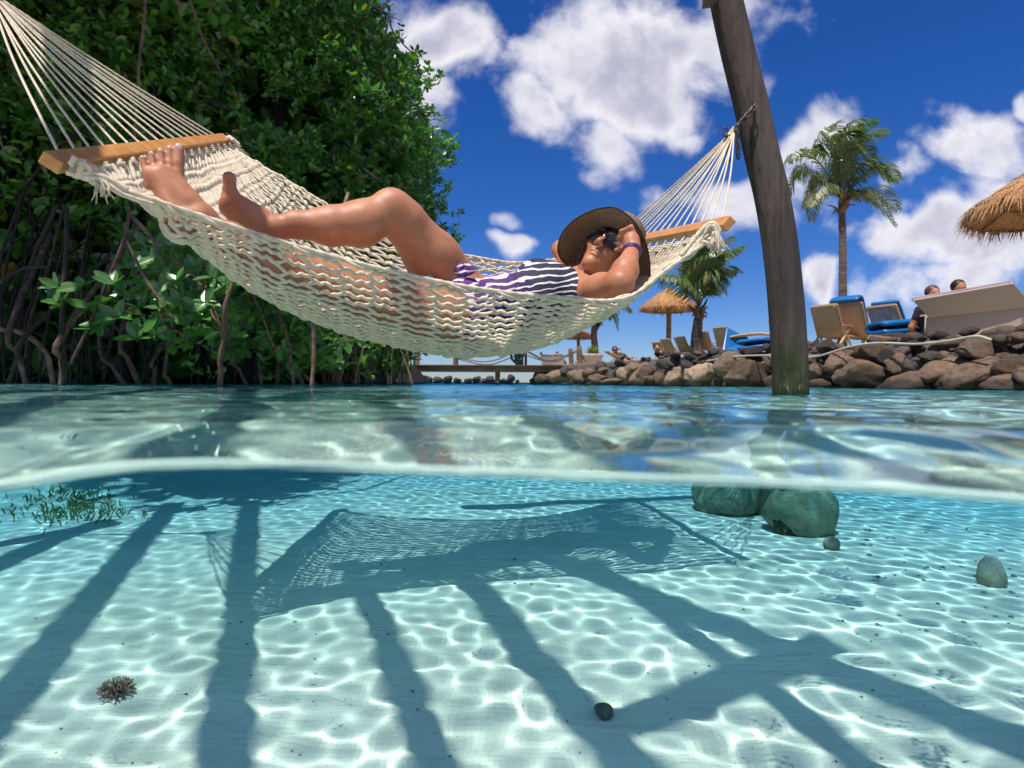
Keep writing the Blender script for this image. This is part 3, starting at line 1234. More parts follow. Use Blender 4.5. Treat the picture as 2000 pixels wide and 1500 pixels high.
# ---- hat, sunglasses, bracelet
M_HAT = mat('woven_dark_straw', (0.27, 0.195, 0.125), (0.14, 0.098, 0.064), .75, 140, .9, 420, spec=.3, bdist=.004, lo=.4, hi=.6)
M_HATB = mat('hat_band', (0.02, 0.013, 0.012), None, .7)
M_LENS = mat('dark_lens', (0.012, 0.013, 0.018), None, .12, spec=.8)
M_STRAP = mat('purple_black_strap', (0.03, 0.018, 0.06), (0.14, 0.08, 0.22), .5, 60)


def build_hat():
    nr, na = 16, 64
    V, Fc = [], []
    base = -.006          # height of the brim plane over the eyes
    for i in range(nr + 1):
        q = i / nr
        for j in range(na):
            a = 2 * math.pi * j / na
            cx, cyy = math.cos(a), math.sin(a)
            r0x, r0y = .079, .098
            r = q * (.098 + .010 * math.cos(2 * a))
            x, y = cx * (r0x + r), cyy * (r0y + r) - .012
            droop = -.100 * q ** 2 * abs(cx) ** 1.6 * (1.25 if cx > 0 else .6) + .026 * q ** 2 * max(0, cyy) + .010 * q * math.sin(3 * a + .7)
            z = .062 + droop
            V.append(H(x, y, z))
    for i in range(nr):
        for j in range(na):
            k = (j + 1) % na
            Fc.append((i * na + j, i * na + k, (i + 1) * na + k, (i + 1) * na + j))
    prof = [(1.0, .062), (1.01, .09), (1.0, .115), (.96, .14), (.86, .160), (.66, .172), (.35, .170), (.02, .165)]
    b0 = len(V)
    for (s, z) in prof:
        for j in range(na):
            a = 2 * math.pi * j / na
            V.append(H(math.cos(a) * .079 * s, math.sin(a) * .098 * s - .012, z))
    for i in range(len(prof) - 1):
        for j in range(na):
            k = (j + 1) % na
            Fc.append((b0 + i * na + j, b0 + i * na + k, b0 + (i + 1) * na + k, b0 + (i + 1) * na + j))
    o = MB().add(V, Fc).build('hat', M_HAT); world_child(o, WOM)
    so = o.modifiers.new('thick', 'SOLIDIFY'); so.thickness = .0035
    # rim cord and crown band
    rim = np.array(V[nr * na:(nr + 1) * na] + [V[nr * na]])
    r2 = MB().tube(rim, .0028, 6).build('rim', M_HATB, o); r2.matrix_parent_inverse = Matrix()
    bp = np.array([H(math.cos(a) * .081, math.sin(a) * .100 - .012, .080) for a in np.linspace(0, 2 * math.pi, 49)])
    MB().tube(bp, .008, 6, flat=.35).build('hat_band', M_HATB, o)
    # chin cord
    MB().tube(spline([H(.085, .02, .055), H(.078, .03, -.02), H(.060, .035, -.09), H(.02, .03, -.115)], 16), .0014, 5).build('chin_cord', M_HATB, o)


build_hat()


def build_glasses():
    root = None
    mb = MB()
    for s in (-1, 1):
        n = 28
        ring = []
        for j in range(n):
            a = 2 * math.pi * j / n
            c, sn = math.cos(a), math.sin(a)
            x = .035 * math.copysign(abs(c) ** .62, c); z = .029 * math.copysign(abs(sn) ** .62, sn)
            x = x * (1 + .10 * sn)
            xx = s * (.037 + .0) + x
            ring.append((xx, .1015 - 6.0 * (xx ** 2) * 1.1, z + .008))
        V = [H(*p) for p in ring] + [H(s * .037, .1055 - 6.6 * .037 ** 2, .008)] + [H(p[0], p[1] - .004, p[2]) for p in ring]
        Fc = [(j, (j + 1) % n, n) for j in range(n)] + [(j, (j + 1) % n, n + 1 + (j + 1) % n, n + 1 + j) for j in range(n)]
        lo = MB().add(V, Fc).build('lens', M_LENS)
        if root is None:
            root = lo
            lo.name = 'sunglasses'; lo.data.name = 'sunglasses'
            world_child(lo, WOM)
        else:
            lo.parent = root
        fr = np.array([H(p[0] * 1.0, p[1] + .0005, p[2]) for p in ring + ring[:2]])
        MB().tube(fr, .0030, 6).build('frame', M_LENS, root)
        MB().tube(spline([H(s * .070, .068, .022), H(s * .079, .03, .020), H(s * .082, -.02, .012)], 8), .003, 6).build('temple', M_LENS, root)
    MB().tube(spline([H(-.012, .101, .014), H(0, .106, .017), H(.012, .101, .014)], 8), .003, 6).build('bridge', M_LENS, root)


build_glasses()
d = unit(wrN - elN)
e1 = unit(np.cross(d, (0, 1, 0))); e2 = np.cross(d, e1)
cb = wrN - d * .012
P = np.array([cb + (e1 * math.cos(a) + e2 * math.sin(a)) * .031 for a in np.linspace(0, 2 * math.pi, 33)])
o = MB().tube(P, .008, 8, flat=1.0).build('bracelet', M_STRAP); world_child(o, WOM)
P = np.array([cb - d * .013 + (e1 * math.cos(a) + e2 * math.sin(a)) * .0325 for a in np.linspace(0, 2 * math.pi, 33)])
o = MB().tube(P, .004, 7).build('bracelet', M_STRAP); world_child(o, WOM)
M_HAIR = mat('dark_hair', (0.03, 0.018, 0.012), (0.015, 0.009, 0.006), .5, 30, .5, 120, stretch=(1, 1, .1))
fh = Field(HC - .17, HC + .17, .006)
fh.ell(H(0, -.040, .030), (.081, .085, .085), HR, k=.02)
o = field_obj('hair', fh, M_HAIR); world_child(o, WOM)
def clear_body(P, nn, r):
    """the net gives way where the body presses on it"""
    f = BODY_FIELD
    P = P.copy()
    out = np.where((nn[:, 2:3] > 0), -nn, nn)
    for it in range(14):
        q = (P - f.lo) / f.h
        i = np.floor(q).astype(int)
        ok = np.all((i >= 0) & (i < f.n - 1), axis=1)
        i = np.clip(i, 0, f.n - 2)
        t = np.clip(q - i, 0, 1)
        d = 0
        for a in (0, 1):
            for b in (0, 1):
                for c in (0, 1):
                    wgt = (t[:, 0] if a else 1 - t[:, 0]) * (t[:, 1] if b else 1 - t[:, 1]) * (t[:, 2] if c else 1 - t[:, 2])
                    d = d + wgt * f.D[i[:, 0] + a, i[:, 1] + b, i[:, 2] + c]
        push = np.where(ok, np.clip(r - d, 0, .012), 0)
        if push.max() < 1e-4: break
        P += out * push[:, None]
    return P


NC, NJ = 78, 24
CR = 0.0057
for k in range(NC):
    s = np.linspace(0, NJ, NJ * 10 + 1)
    j = np.floor(s).astype(int); fr = s - j
    sg = np.where((j + k) % 2 == 0, 1.0, -1.0)
    # plateau (twisted pair) then a quick crossing to the other neighbour
    t = np.clip((fr - .50) / .50, 0, 1); t = t * t * (3 - 2 * t)
    zz = sg * (1 - 2 * t)
    u = s / NJ
    base = (k + .5) / NC
    amp = np.clip((u - .012) / .05, 0, 1) * np.clip((.988 - u) / .05, 0, 1)
    tight = np.clip((u - .02) / .25, .30, 1) * np.clip((1.0 - u) / .35, .35, 1) * (1.0 - .55 * np.clip((base - .45) / .25, 0, 1))
    pair = (2 * (k // 2) + 1) / NC
    v = base * amp + pair * (1 - amp) + zz * amp * tight * .5 / NC
    v = np.clip(v + .002 * np.sin(s * 1.7 + k), 0.004, .996)
    u = np.clip(u + amp * .012 * (vnoise(u * 17, v * 23, 51) - .5), 0, 1)
    v = np.clip(v + amp * .010 * (vnoise(u * 13 + 4, v * 19, 52) - .5), .003, .997)
    P = net(u, v)
    nn, dv = net_n(u, v)
    tw = np.where(fr < .5, fr / .5, 1.0) * math.pi * 2 + (0 if sg[0] > 0 else math.pi)
    tw = np.where((j + k) % 2 == 0, tw, tw + math.pi)
    P = P + (nn * np.sin(tw)[:, None] + dv * np.cos(tw)[:, None]) * CR * .95 * (fr < .5)[:, None] * amp[:, None]
    P = clear_body(P, nn, CR * 1.1)
    hchild(rope_obj('net_cord', P, CR, None, pitch=.026, sides=7, amp=.16))
for vv in (0.0, 1.0):
    u = np.linspace(0, 1, 160)
    P = net(u, np.full_like(u, vv))
    nn, dv = net_n(u, np.full_like(u, vv))
    P = clear_body(P, nn, .008)
    hchild(rope_obj('edge_rope', P, .0068, None, pitch=.040, sides=10, amp=.17))
    for rr, ph in ((.0052, 0.),):
        off = .011 * (dv * np.cos(u * 90 + ph)[:, None] * .5 + nn * np.sin(u * 90 + ph)[:, None])
        hchild(rope_obj('edge_rope', P + off + dv * (.006 if vv == 0 else -.006), rr, None, pitch=.032, sides=8, amp=.17))

NR = 17


def suspension(bar, N, Fp, apex, side):
    b, r, n, L, c = bar
    u_end = 0.0 if side < 0 else 1.0
    for i in range(NR):
        t = .035 + .93 * i / (NR - 1)
        p = N + b * L * t
        top, bot = p + r * .026, p - r * .026
        vv = min(max((2 * (i * (NC // 2) // NR) + 1) / NC, .01), .99)
        vv = .012 + .976 * i / (NR - 1)
        s0 = net(np.array([u_end + (0.012 if side < 0 else -.012)]), np.array([vv]))[0]
        # clew cord from the gathering point to the bar
        ap = apex + b * (t - .5) * .035 + n * .006 * math.sin(i * 2.4)
        mid = (ap + top) / 2 + np.array([0, 0, -.008])
        hchild(rope_obj('clew_cord', spline([ap, mid, top - r * .03], 20), .0036, None, pitch=.02, sides=7))
        # short loop below the bar and its knot
        hchild(rope_obj('loop_cord', spline([bot + r * .01, (bot + s0) / 2 - np.array([0, 0, .004]), s0], 8), .0038, None, pitch=.02, sides=7))
        d = s0 - bot; d /= np.linalg.norm(d)
        e1 = np.cross(d, b); e1 /= np.linalg.norm(e1); e2 = np.cross(d, e1)
        th = np.linspace(0, 2 * math.pi * 2.6, 44)
        kc = bot + (s0 - bot) * (.55 + .3 * random.random())
        H = kc + (np.cos(th)[:, None] * e1 + np.sin(th)[:, None] * e2) * (.0088 + .002 * random.random()) + d * np.linspace(-.012, .014, 44)[:, None]
        hchild(rope_obj('knot', H, .0052, None, pitch=.02, sides=7))


suspension(LB, LN, LF, LA, -1)
suspension(RB, RN, RF, RA, 1)


def tassel(c, n, L, spread, dirn):
    mb = MB()
    for i in range(n):
        d = np.asarray(dirn) + np.array([random.gauss(0, spread), random.gauss(0, spread), random.gauss(0, spread * .5)])
        l = L * random.uniform(.6, 1.1)
        p = np.asarray(c) + np.array([random.gauss(0, .005), random.gauss(0, .005), 0])
        mb.tube(spline([p, p + d * l * .5 + np.array([random.gauss(0, .004), 0, 0]), p + d * l + np.array([random.gauss(0, .008), 0, -.004])], 5), .0016, 4)
    return hchild(mb.build('tassel', M_ROPE))


def lump(P, r, name='rope_wrap'):
    return hchild(rope_obj(name, P, r, None, pitch=.03, sides=9))


# the thick lashings at the near corners
for (pc, Yc) in (((165, 330), 1.37), ((1390, 470), 1.955)):
    c = at(pc[0], pc[1], Yc)
    th = np.linspace(0, 2 * math.pi * 3, 60)
    ax = (net(np.array([.05 if Yc < 1.6 else .95]), np.array([0.]))[0] - c); ax /= np.linalg.norm(ax)
    e1 = np.cross(ax, (0, 0, 1)); e1 /= np.linalg.norm(e1); e2 = np.cross(ax, e1)
    lump(c + (np.cos(th)[:, None] * e1 + np.sin(th)[:, None] * e2) * .012 + ax * np.linspace(-.03, .035, 60)[:, None], .0065)
lump(spline([at(140, 322, 1.37), at(160, 318, 1.36), at(178, 335, 1.37), at(150, 340, 1.37), at(200, 345, 1.38), at(250, 372, 1.41)], 40), .0068)
lump(spline([at(150, 342, 1.375), at(195, 352, 1.37), at(240, 380, 1.40), at(300, 400, 1.45)], 30), .0062)
tassel(at(200, 355, 1.37), 26, .042, .33, (.15, -.1, -.9))
lump(spline([at(1330, 500, 1.955), at(1372, 448, 1.95), at(1392, 436, 1.94), at(1404, 452, 1.94), at(1388, 476, 1.945)], 30), .008)
lump(spline([at(1375, 458, 1.95), at(1388, 440, 1.94), at(1398, 450, 1.94), at(1402, 470, 1.94)], 30), .0075)
tassel(at(1396, 452, 1.94), 60, .075, .20, (.05, -.1, -.95))
tassel(at(452, 285, 2.65), 24, .06, .4, (.45, -.2, -.3))
c = at(452, 282, 2.66)
th = np.linspace(0, 2 * math.pi * 2.5, 50)
lump(c + np.stack([np.cos(th) * .022, np.linspace(-.03, .03, 50), np.sin(th) * .02], 1), .011)

# gathering wraps
for ap, bar in ((LA, LB), (RA, RB)):
    d = ap - bar[4]; d /= np.linalg.norm(d)
    e1 = np.cross(d, bar[0]); e1 /= np.linalg.norm(e1); e2 = np.cross(d, e1)
    th = np.linspace(0, 2 * math.pi * 5, 90)
    lump(ap + (np.cos(th)[:, None] * e1 + np.sin(th)[:, None] * e2) * .016 + d * np.linspace(-.02, .03, 90)[:, None], .005)
# tie on the pergola post to the side
lump(spline([LA, LA + (np.array([-2.70, 1.75, 1.95]) - LA) * .5, (-2.70, 1.75, 1.95)], 12), .009, 'hanging_rope')


# ================================================================== MANGROVES
def fast_mesh(name, V, F, m, parent=None, smooth=False):
    me = bpy.data.meshes.new(name)
    V = np.ascontiguousarray(V, np.float32); F = np.ascontiguousarray(F, np.int32)
    me.vertices.add(len(V)); me.vertices.foreach_set('co', V.ravel())
    k = F.shape[1]
    me.loops.add(F.size); me.loops.foreach_set('vertex_index', F.ravel())
    me.polygons.add(len(F))
    me.polygons.foreach_set('loop_start', np.arange(0, F.size, k, dtype=np.int32))
    me.polygons.foreach_set('use_smooth', np.full(len(F), smooth))
    me.materials.append(m)
    me.update(calc_edges=True); me.validate()
    o = bpy.data.objects.new(name, me)
    return link(o, parent)


def leaf_material(name, a, b, c, rough=.33, tr=.25):
    m = bpy.data.materials.new(name)
    m.use_nodes = True
    w = NT(m.node_tree)
    t = m.node_tree
    bs = t.nodes['Principled BSDF']
    g = w.n('ShaderNodeNewGeometry')
    rnd = g.outputs['Random Per Island']
    col = w.ramp(rnd, [(0.0, a), (.55, b), (.86, b), (.97, c), (1.0, (.22, .07, .01))])
    pos = g.outputs['Position']
    col = w.mix(w.math('MULTIPLY', w.noise(pos, 30, 3, .6), .35), col, (0.12, 0.13, 0.08))
    w.put(bs.inputs['Base Color'], col)
    bs.inputs['Roughness'].default_value = rough
    bs.inputs['Specular IOR Level'].default_value = .75
    tl = w.n('ShaderNodeBsdfTranslucent')
    w.put(tl.inputs[0], w.mix(1.0, col, (1.0, 1.6, .35), 'MULTIPLY'))
    mx = w.n('ShaderNodeMixShader'); mx.inputs[0].default_value = tr
    out = [n for n in t.nodes if n.type == 'OUTPUT_MATERIAL'][0]
    w.put(mx.inputs[1], bs.outputs[0]); w.put(mx.inputs[2], tl.outputs[0]); w.put(out.inputs[0], mx.outputs[0])
    return m


M_LEAF = leaf_material('mangrove_leaf', (0.042, 0.130, 0.026), (0.098, 0.255, 0.036), (0.29, 0.35, 0.04), .24, .3)
M_LEAFN = leaf_material('mangrove_leaf_large', (0.032, 0.110, 0.026), (0.060, 0.190, 0.034), (0.18, 0.28, 0.03), .27)
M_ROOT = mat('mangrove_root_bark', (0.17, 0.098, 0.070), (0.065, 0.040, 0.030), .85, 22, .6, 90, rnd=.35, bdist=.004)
M_ROOT_SHADE = mat('mangrove_shaded_bark', (0.040, 0.028, 0.022), (0.020, 0.015, 0.012), .9, 16, .6, 70, rnd=.4, bdist=.005)  # darker copy of the root bark, with shade put into its colour

LEAF_V = np.array([(0, 0, 0), (.30, .20, .02), (.68, .25, .02), (1, 0, -.05), (.68, -.25, .02), (.30, -.20, .02), (.5, 0, -.045)])
LEAF_F = np.array([(0, 6, 1), (1, 6, 2), (2, 6, 3), (0, 5, 6), (5, 4, 6), (4, 3, 6)])


def euler_mats(rx, ry, rz):
    cx, sx, c_y, sy, cz, sz = np.cos(rx), np.sin(rx), np.cos(ry), np.sin(ry), np.cos(rz), np.sin(rz)
    R = np.empty((len(rx), 3, 3))
    R[:, 0, 0] = c_y * cz; R[:, 0, 1] = sx * sy * cz - cx * sz; R[:, 0, 2] = cx * sy * cz + sx * sz
    R[:, 1, 0] = c_y * sz; R[:, 1, 1] = sx * sy * sz + cx * cz; R[:, 1, 2] = cx * sy * sz - sx * cz
    R[:, 2, 0] = -sy; R[:, 2, 1] = sx * c_y; R[:, 2, 2] = cx * c_y
    return R


def rosettes(P, size, rng, nl=6, lean=None):
    """leaf rosettes at points P -> V, F"""
    n = len(P)
    Vs = []
    R0 = euler_mats(rng.normal(0, .55, n), rng.normal(0, .55, n), rng.uniform(0, 6.28, n))
    if lean is not None:
        R0 = np.einsum('ij,njk->nik', lean, R0)
    for l in range(nl):
        m = n
        el = rng.uniform(-.15, .95, m); az = l * 6.283 / nl + rng.normal(0, .3, m)
        L = size * rng.uniform(.5, 1.25, m)
        v = LEAF_V[None] * L[:, None, None]
        v = v * np.array([1, rng.uniform(.85, 1.1), 1])
        R = euler_mats(rng.normal(0, .35, m), -el, az)
        v = np.einsum('nij,nkj->nki', np.einsum('nij,njk->nik', R0, R), v)
        off = R0[:, :, 2] * (rng.uniform(-.05, .03, m) * 1.0)[:, None]
        Vs.append(v + (P + off)[:, None])
    V = np.stack(Vs, 1).reshape(-1, 3)
    k = len(LEAF_V)
    F = (LEAF_F[None] + (np.arange(n * nl) * k)[:, None, None]).reshape(-1, 3)
    return V, F


def in_poly(x, y, poly):
    poly = np.asarray(poly, float)
    c = np.zeros(len(x), bool)
    j = len(poly) - 1
    for i in range(len(poly)):
        xi, yi, xj, yj = *poly[i], *poly[j]
        t = ((yi > y) != (yj > y)) & (x < (xj - xi) * (y - yi) / (yj - yi + 1e-9) + xi)
        c ^= t
        j = i
    return c


def at_many(px, py, Y):
    d = np.stack([(px - 1000.0) / F_PX, (750.0 - py) / F_PX, -np.ones_like(px)], 1) @ R3.T
    return np.array([0, 0, CAM_Z]) + d * (Y / d[:, 1])[:, None]


# outline of the leafy mass, photo pixels
OUT = [(-700, -700), (690, -700), (715, -60), (740, 30), (760, 75), (800, 118), (838, 160), (808, 215), (862, 262), (882, 305), (845, 345),
       (862, 400), (840, 425), (888, 470), (850, 500), (812, 470), (775, 520), (800, 600), (815, 655), (822, 700), (790, 728), (700, 732), (620, 722), (540, 705),
       (470, 690), (400, 640), (330, 570), (220, 480), (120, 430), (0, 400), (-700, 380)]


def depth_of(px):
    return np.interp(px, [-700, 0, 250, 500, 800, 900], [3.7, 4.1, 4.6, 5.3, 6.6, 6.9])


def crown_points(rng, n, lo, hi, spread):
    out = []
    while sum(map(len, out)) < n:
        px = rng.uniform(lo, hi, 6000)
        py = rng.uniform(-650, 725, 6000)
        # ragged outline
        sg = np.where(rng.random(6000) < .12, 24., 8.)
        jx, jy = rng.normal(0, 1, 6000) * sg, rng.normal(0, 1, 6000) * sg
        ok = in_poly(px + jx, py + jy, OUT)
        # clumps and gaps
        c = vnoise(px / 55., py / 55., 31) * .6 + vnoise(px / 23., py / 23., 32) * .4
        ok &= c > .36
        # thin where the photograph looks into the dark root tangle
        dark = in_poly(px, py, [(-700, 240), (130, 250), (230, 330), (230, 480), (-700, 470)])
        ok &= ~(dark & (rng.random(6000) < .8))
        px, py = px[ok], py[ok]
        Y = depth_of(px) + rng.exponential(spread, len(px)) * .8 - .35 * vnoise(px / 90., py / 90., 33)
        # the crown bulges: its rim lies deeper than its middle
        out.append(at_many(px, py, Y))
    return np.concatenate(out)[:n]


rg = np.random.default_rng(5)
trees = []
specs = [(-700, 130, 3600, 'mangrove tree in deep shade behind the fanned clew cords'),
         (130, 400, 3400, 'mangrove tree with long bare stilt roots behind the feet of the sunbather'),
         (400, 640, 3600, 'sunlit leafy mangrove tree behind the raised knee and the far hammock edge'),
         (640, 900, 2900, 'outermost mangrove tree with small bright leaves against the sky and sea')]
for (lo, hi, n, lab) in specs:
    P = crown_points(rg, n, lo, hi, .75)
    base = at_many(np.array([(max(lo, -250) + hi) / 2.]), np.array([740.]), depth_of(np.array([(max(lo, -250) + hi) / 2.])) + 1.0)[0]
    base[2] = -.35
    T = empty('mangrove_tree', base)
    tag(T, lab, 'tree', 'mangroves along the water')
    lean = np.array(Matrix.Rotation(math.radians(32), 3, 'X'))
    V, F = rosettes(P, .088, rg, 6, lean)
    # deep leaf layers close the wall of green behind
    m = 2900
    px = rg.uniform(max(lo, -330), hi, m); py = rg.uniform(-600, 742, m)
    ok = in_poly(px, py, OUT) | ((py < 735) & (px < 760))
    px, py = px[ok], py[ok]
    ok = in_poly(px * 1.0 + 30, py, OUT) | (px < 700)
    px, py = px[ok], py[ok]
    Q = at_many(px, py, depth_of(px) + rg.uniform(1.3, 3.2, len(px)))
    V2, F2 = rosettes(Q, .27, rg, 5)
    V = np.vstack([V, V2]); F = np.vstack([F, F2 + len(V) - len(V2)])
    o = fast_mesh('crown', V, F, M_LEAF); world_child(o, T)
    trees.append(T)
# sprigs that break the outline
ed_ = np.array([(735, 25), (752, 70), (775, 95), (800, 118), (825, 145), (838, 160), (820, 195), (830, 235), (862, 262), (875, 290), (882, 305), (860, 330), (848, 360), (862, 400), (870, 440), (888, 470), (862, 490), (815, 640), (822, 690)], float)
Pl = []
for i in range(46):
    e0 = ed_[int(rg.integers(len(ed_)))] + rg.normal(0, 10, 2)
    an = rg.normal(-.35, .55); n_ = int(rg.integers(3, 7))
    for k in range(n_):
        q = e0 + np.array([math.cos(an), math.sin(an)]) * (k * 7.0 - 8) + rg.normal(0, 2, 2)
        Pl.append((q[0], q[1]))
Pl = np.array(Pl)
V, F = rosettes(at_many(Pl[:, 0], Pl[:, 1], depth_of(Pl[:, 0]) + rg.uniform(0, .3, len(Pl))), .07, rg, 5)
o = fast_mesh('crown', V, F, M_LEAF); world_child(o, trees[3])
# low sprays of leaves in front of the roots
px = np.concatenate([rg.normal(350, 55, 170), rg.normal(560, 90, 260)]); py = np.concatenate([rg.normal(560, 48, 170), rg.normal(640, 35, 260)])
V, F = rosettes(at_many(px, py, np.where(px < 450, 3.5, 4.5) + rg.uniform(-.2, .7, len(px))), .088, rg, 6, lean)
o = fast_mesh('crown', V, F, M_LEAF); world_child(o, trees[2])
# overhead leaf canopy, mostly out of view, added to shade the root tangle
P = np.stack([rg.uniform(-8, -2.3, 3800), rg.uniform(2.3, 5.2, 3800), rg.uniform(2.95, 4.2, 3800)], 1)
P = P[(P[:, 2] > 2.9 + .0 * P[:, 1])]
V, F = rosettes(P, .16, rg, 6)
o = fast_mesh('crown', V, F, M_LEAF); world_child(o, trees[0])


def root(T, pts, r0, r1, m=None, name='prop_root', n=18, wob=.006, sides=7):
    P = spline(pts, n)
    ph = rg.uniform(0, 9, 2)
    t = np.linspace(0, 1, n)
    env = np.sin(t * math.pi)
    P[:, 0] += wob * np.sin(t * 9 + ph[0]) * env
    P[:, 1] += wob * np.sin(t * 7 + ph[1]) * env
    rr = np.linspace(r0, r1, n) * (1 + .10 * np.sin(t * 23 + ph[0]) + .06 * np.sin(t * 51 + ph[1]))
    o = MB().tube(P, rr, sides).build(name, m or M_ROOT)
    world_child(o, T)
    o.cycles.is_caustics_receiver = True
    return o


def pr(Y, *pp):
    return [at(a, b, Y) for a, b in pp]


def under(p, dz=.5):
    q = np.array(p, float); q[2] -= dz; return q


# roots and stems that stand out, photo pixels
T0, T1, T2, T3 = trees
for T, Y, pp, r0, r1, wet in [
    (T0, 3.3, [(130, 405), (128, 520), (124, 640), (122, 748)], .012, .017, True),
    (T0, 3.3, [(124, 655), (121, 700), (120, 748)], .016, .022, True),
    (T1, 3.0, [(252, 400), (244, 465), (205, 560), (160, 665), (138, 712)], .009, .007, False),
    (T1, 3.05, [(244, 465), (285, 545), (340, 625)], .008, .006, False),
    (T1, 3.2, [(255, 420), (330, 500), (385, 545), (415, 600), (438, 672)], .011, .008, False),
    (T1, 3.1, [(445, 570), (443, 650), (432, 700), (428, 748)], .010, .018, True),
    (T1, 3.1, [(412, 600), (440, 635), (458, 650)], .006, .004, False),
    (T1, 3.2, [(320, 625), (350, 648), (373, 668)], .006, .005, False),
    (T2, 3.6, [(617, 560), (613, 650), (608, 748)], .011, .015, True),
    (T2, 4.2, [(488, 545), (515, 625), (540, 690)], .009, .006, False),
    (T2, 4.4, [(540, 570), (560, 660), (572, 748)], .013, .016, True),
    (T1, 3.6, [(285, -30), (275, 120), (260, 272)], .010, .007, False),
    (T2, 3.7, [(362, -20), (400, 80), (434, 148)], .009, .006, False),
    (T1, 4.0, [(345, -20), (352, 30)], .012, .009, False),
    (T2, 4.4, [(425, -30), (405, 30)], .011, .007, False),
    (T0, 3.5, [(-30, 555), (40, 525), (100, 520)], .014, .009, False),
    (T0, 3.9, [(110, 400), (60, 520), (15, 640)], .013, .010, False),
    (T0, 4.0, [(125, 400), (100, 500), (62, 620), (50, 700)], .010, .010, False),
    (T0, 3.6, [(18, 640), (35, 690), (50, 748)], .016, .018, True),
    (T0, 3.6, [(55, 650), (38, 700), (15, 748)], .012, .014, True),
    (T0, 3.7, [(-20, 630), (40, 650), (90, 690), (105, 748)], .016, .014, True),
    (T1, 3.9, [(235, 660), (250, 700), (270, 748)], .014, .019, True),
    (T1, 3.9, [(195, 675), (220, 715), (243, 748)], .013, .017, True),
    (T1, 4.1, [(308, 690), (303, 720), (298, 748)], .013, .016, True),
    (T1, 4.2, [(322, 715), (332, 748)], .012, .016, True),
    (T1, 4.2, [(450, 690), (465, 720), (480, 748)], .010, .012, True),
    (T2, 4.6, [(512, 670), (510, 748)], .013, .018, True),
    (T2, 4.7, [(555, 690), (540, 748)], .015, .019, True),
    (T2, 4.9, [(570, 700), (590, 748)], .016, .018, True),
    (T2, 5.0, [(565, 705), (615, 748)], .014, .016, True)]:
    pts = pr(Y, *pp)
    if pp[0][1] > 480:
        up = pts[0] - pts[1]; up = up / np.linalg.norm(up); up[2] = max(up[2], .5)
        pts.insert(0, pts[0] + up * .7 + np.array([0, .6, .1]))
    if wet:
        e = pts[-1] + (pts[-1] - pts[-2]) * (.42 / max(.05, abs(pts[-1][2] - pts[-2][2]))); e[2] = -.40
        pts.append(e)
    root(T, pts, r0, r1, M_ROOT_SHADE if (T is T0 and r0 != .016) else None)  # most roots of the first tree take the bark with shade painted in
# the fringe of thin roots under the outer trees, and the tangle behind, its shade put into the bark colour
for i in range(56):
    px = rg.uniform(625, 800); Y = float(depth_of(px)) * rg.uniform(.93, 1.1)
    top = at(px + rg.normal(0, 16), rg.uniform(600, 690), Y)
    b = at(px + rg.normal(0, 10), 748, Y); e = np.array(b); e[2] = -.40
    root(T3 if px > 690 else T2, [top, (top + b) / 2, b, e], rg.uniform(.007, .013), rg.uniform(.009, .017), n=10, sides=5)
for i in range(48):
    px = rg.uniform(-120, 500); Y = float(depth_of(px)) * rg.uniform(.95, 1.35)
    T = trees[int(np.searchsorted([130, 400, 640], px))]
    h = rg.uniform(1.3, 2.4)
    b = at(px, 748, Y); dx = rg.normal(0, .38)
    top = b + np.array([dx, rg.uniform(0, .7), h]); mid = b + np.array([dx * .35, .12, h * .62])
    e = b + (b - mid) * (.4 / (h * .62)); e[2] = -.40
    root(T, [top, mid, b, e], rg.uniform(.006, .011), rg.uniform(.008, .017), M_ROOT_SHADE, n=10, sides=5, wob=.008)
for T, px, Y, lx in ((T0, -60, 5.4, .2), (T0, 60, 5.6, -.3), (T1, 235, 5.8, .25), (T2, 470, 6.4, .3), (T3, 680, 7.6, .2), (T3, 760, 7.8, -.1)):
    b = at(px, 740, Y); b[2] = -.4
    o = root(T, [b, b + np.array([lx * .3, 0, .9]), b + np.array([lx, .1, 2.2]), b + np.array([lx * 1.4, 0, 3.8])], .085, .035, M_ROOT_SHADE, 'trunk', 22, .04, 10)
# branches through the crowns
for i in range(34):
    px, py = rg.uniform(150, 800), rg.uniform(-40, 560)
    if not in_poly(np.array([px]), np.array([py]), OUT)[0]: continue
    Y = float(depth_of(px)) + rg.uniform(-.1, .6)
    T = trees[int(np.searchsorted([130, 400, 640], px))]
    a = at(px, py, Y); d = unit((rg.normal(.25, .6), rg.normal(.4, .4), rg.normal(-.55, .5)))
    if not in_poly(np.array([px + d[0] * 190., px + d[0] * 95.]), np.array([py - d[2] * 190., py - d[2] * 95.]), OUT).all(): continue
    root(T, [a, a + d * .3 + np.array([0, 0, -.03]), a + d * .75], .006, .014, M_ROOT_SHADE, 'branch', 10, .02, 5)
# bare twigs against the cloud
for pp, r0, r1 in (([(690, -40), (722, 8), (760, 30), (766, 60), (790, 90), (803, 100)], .013, .006), ([(803, 100), (818, 105)], .005, .003),
                   ([(803, 100), (816, 112), (818, 138), (828, 148), (840, 143)], .006, .003), ([(762, 32), (784, 41)], .006, .003), ([(757, 30), (775, 26)], .004, .003),
                   ([(690, -30), (688, 60), (700, 118)], .010, .004), ([(700, 20), (728, 58), (745, 86)], .007, .003), ([(736, 14), (762, 2)], .005, .003)):
    root(T3, pr(6.0, *pp), r0, r1, M_ROOT_SHADE, 'twig', 12, .006, 5)

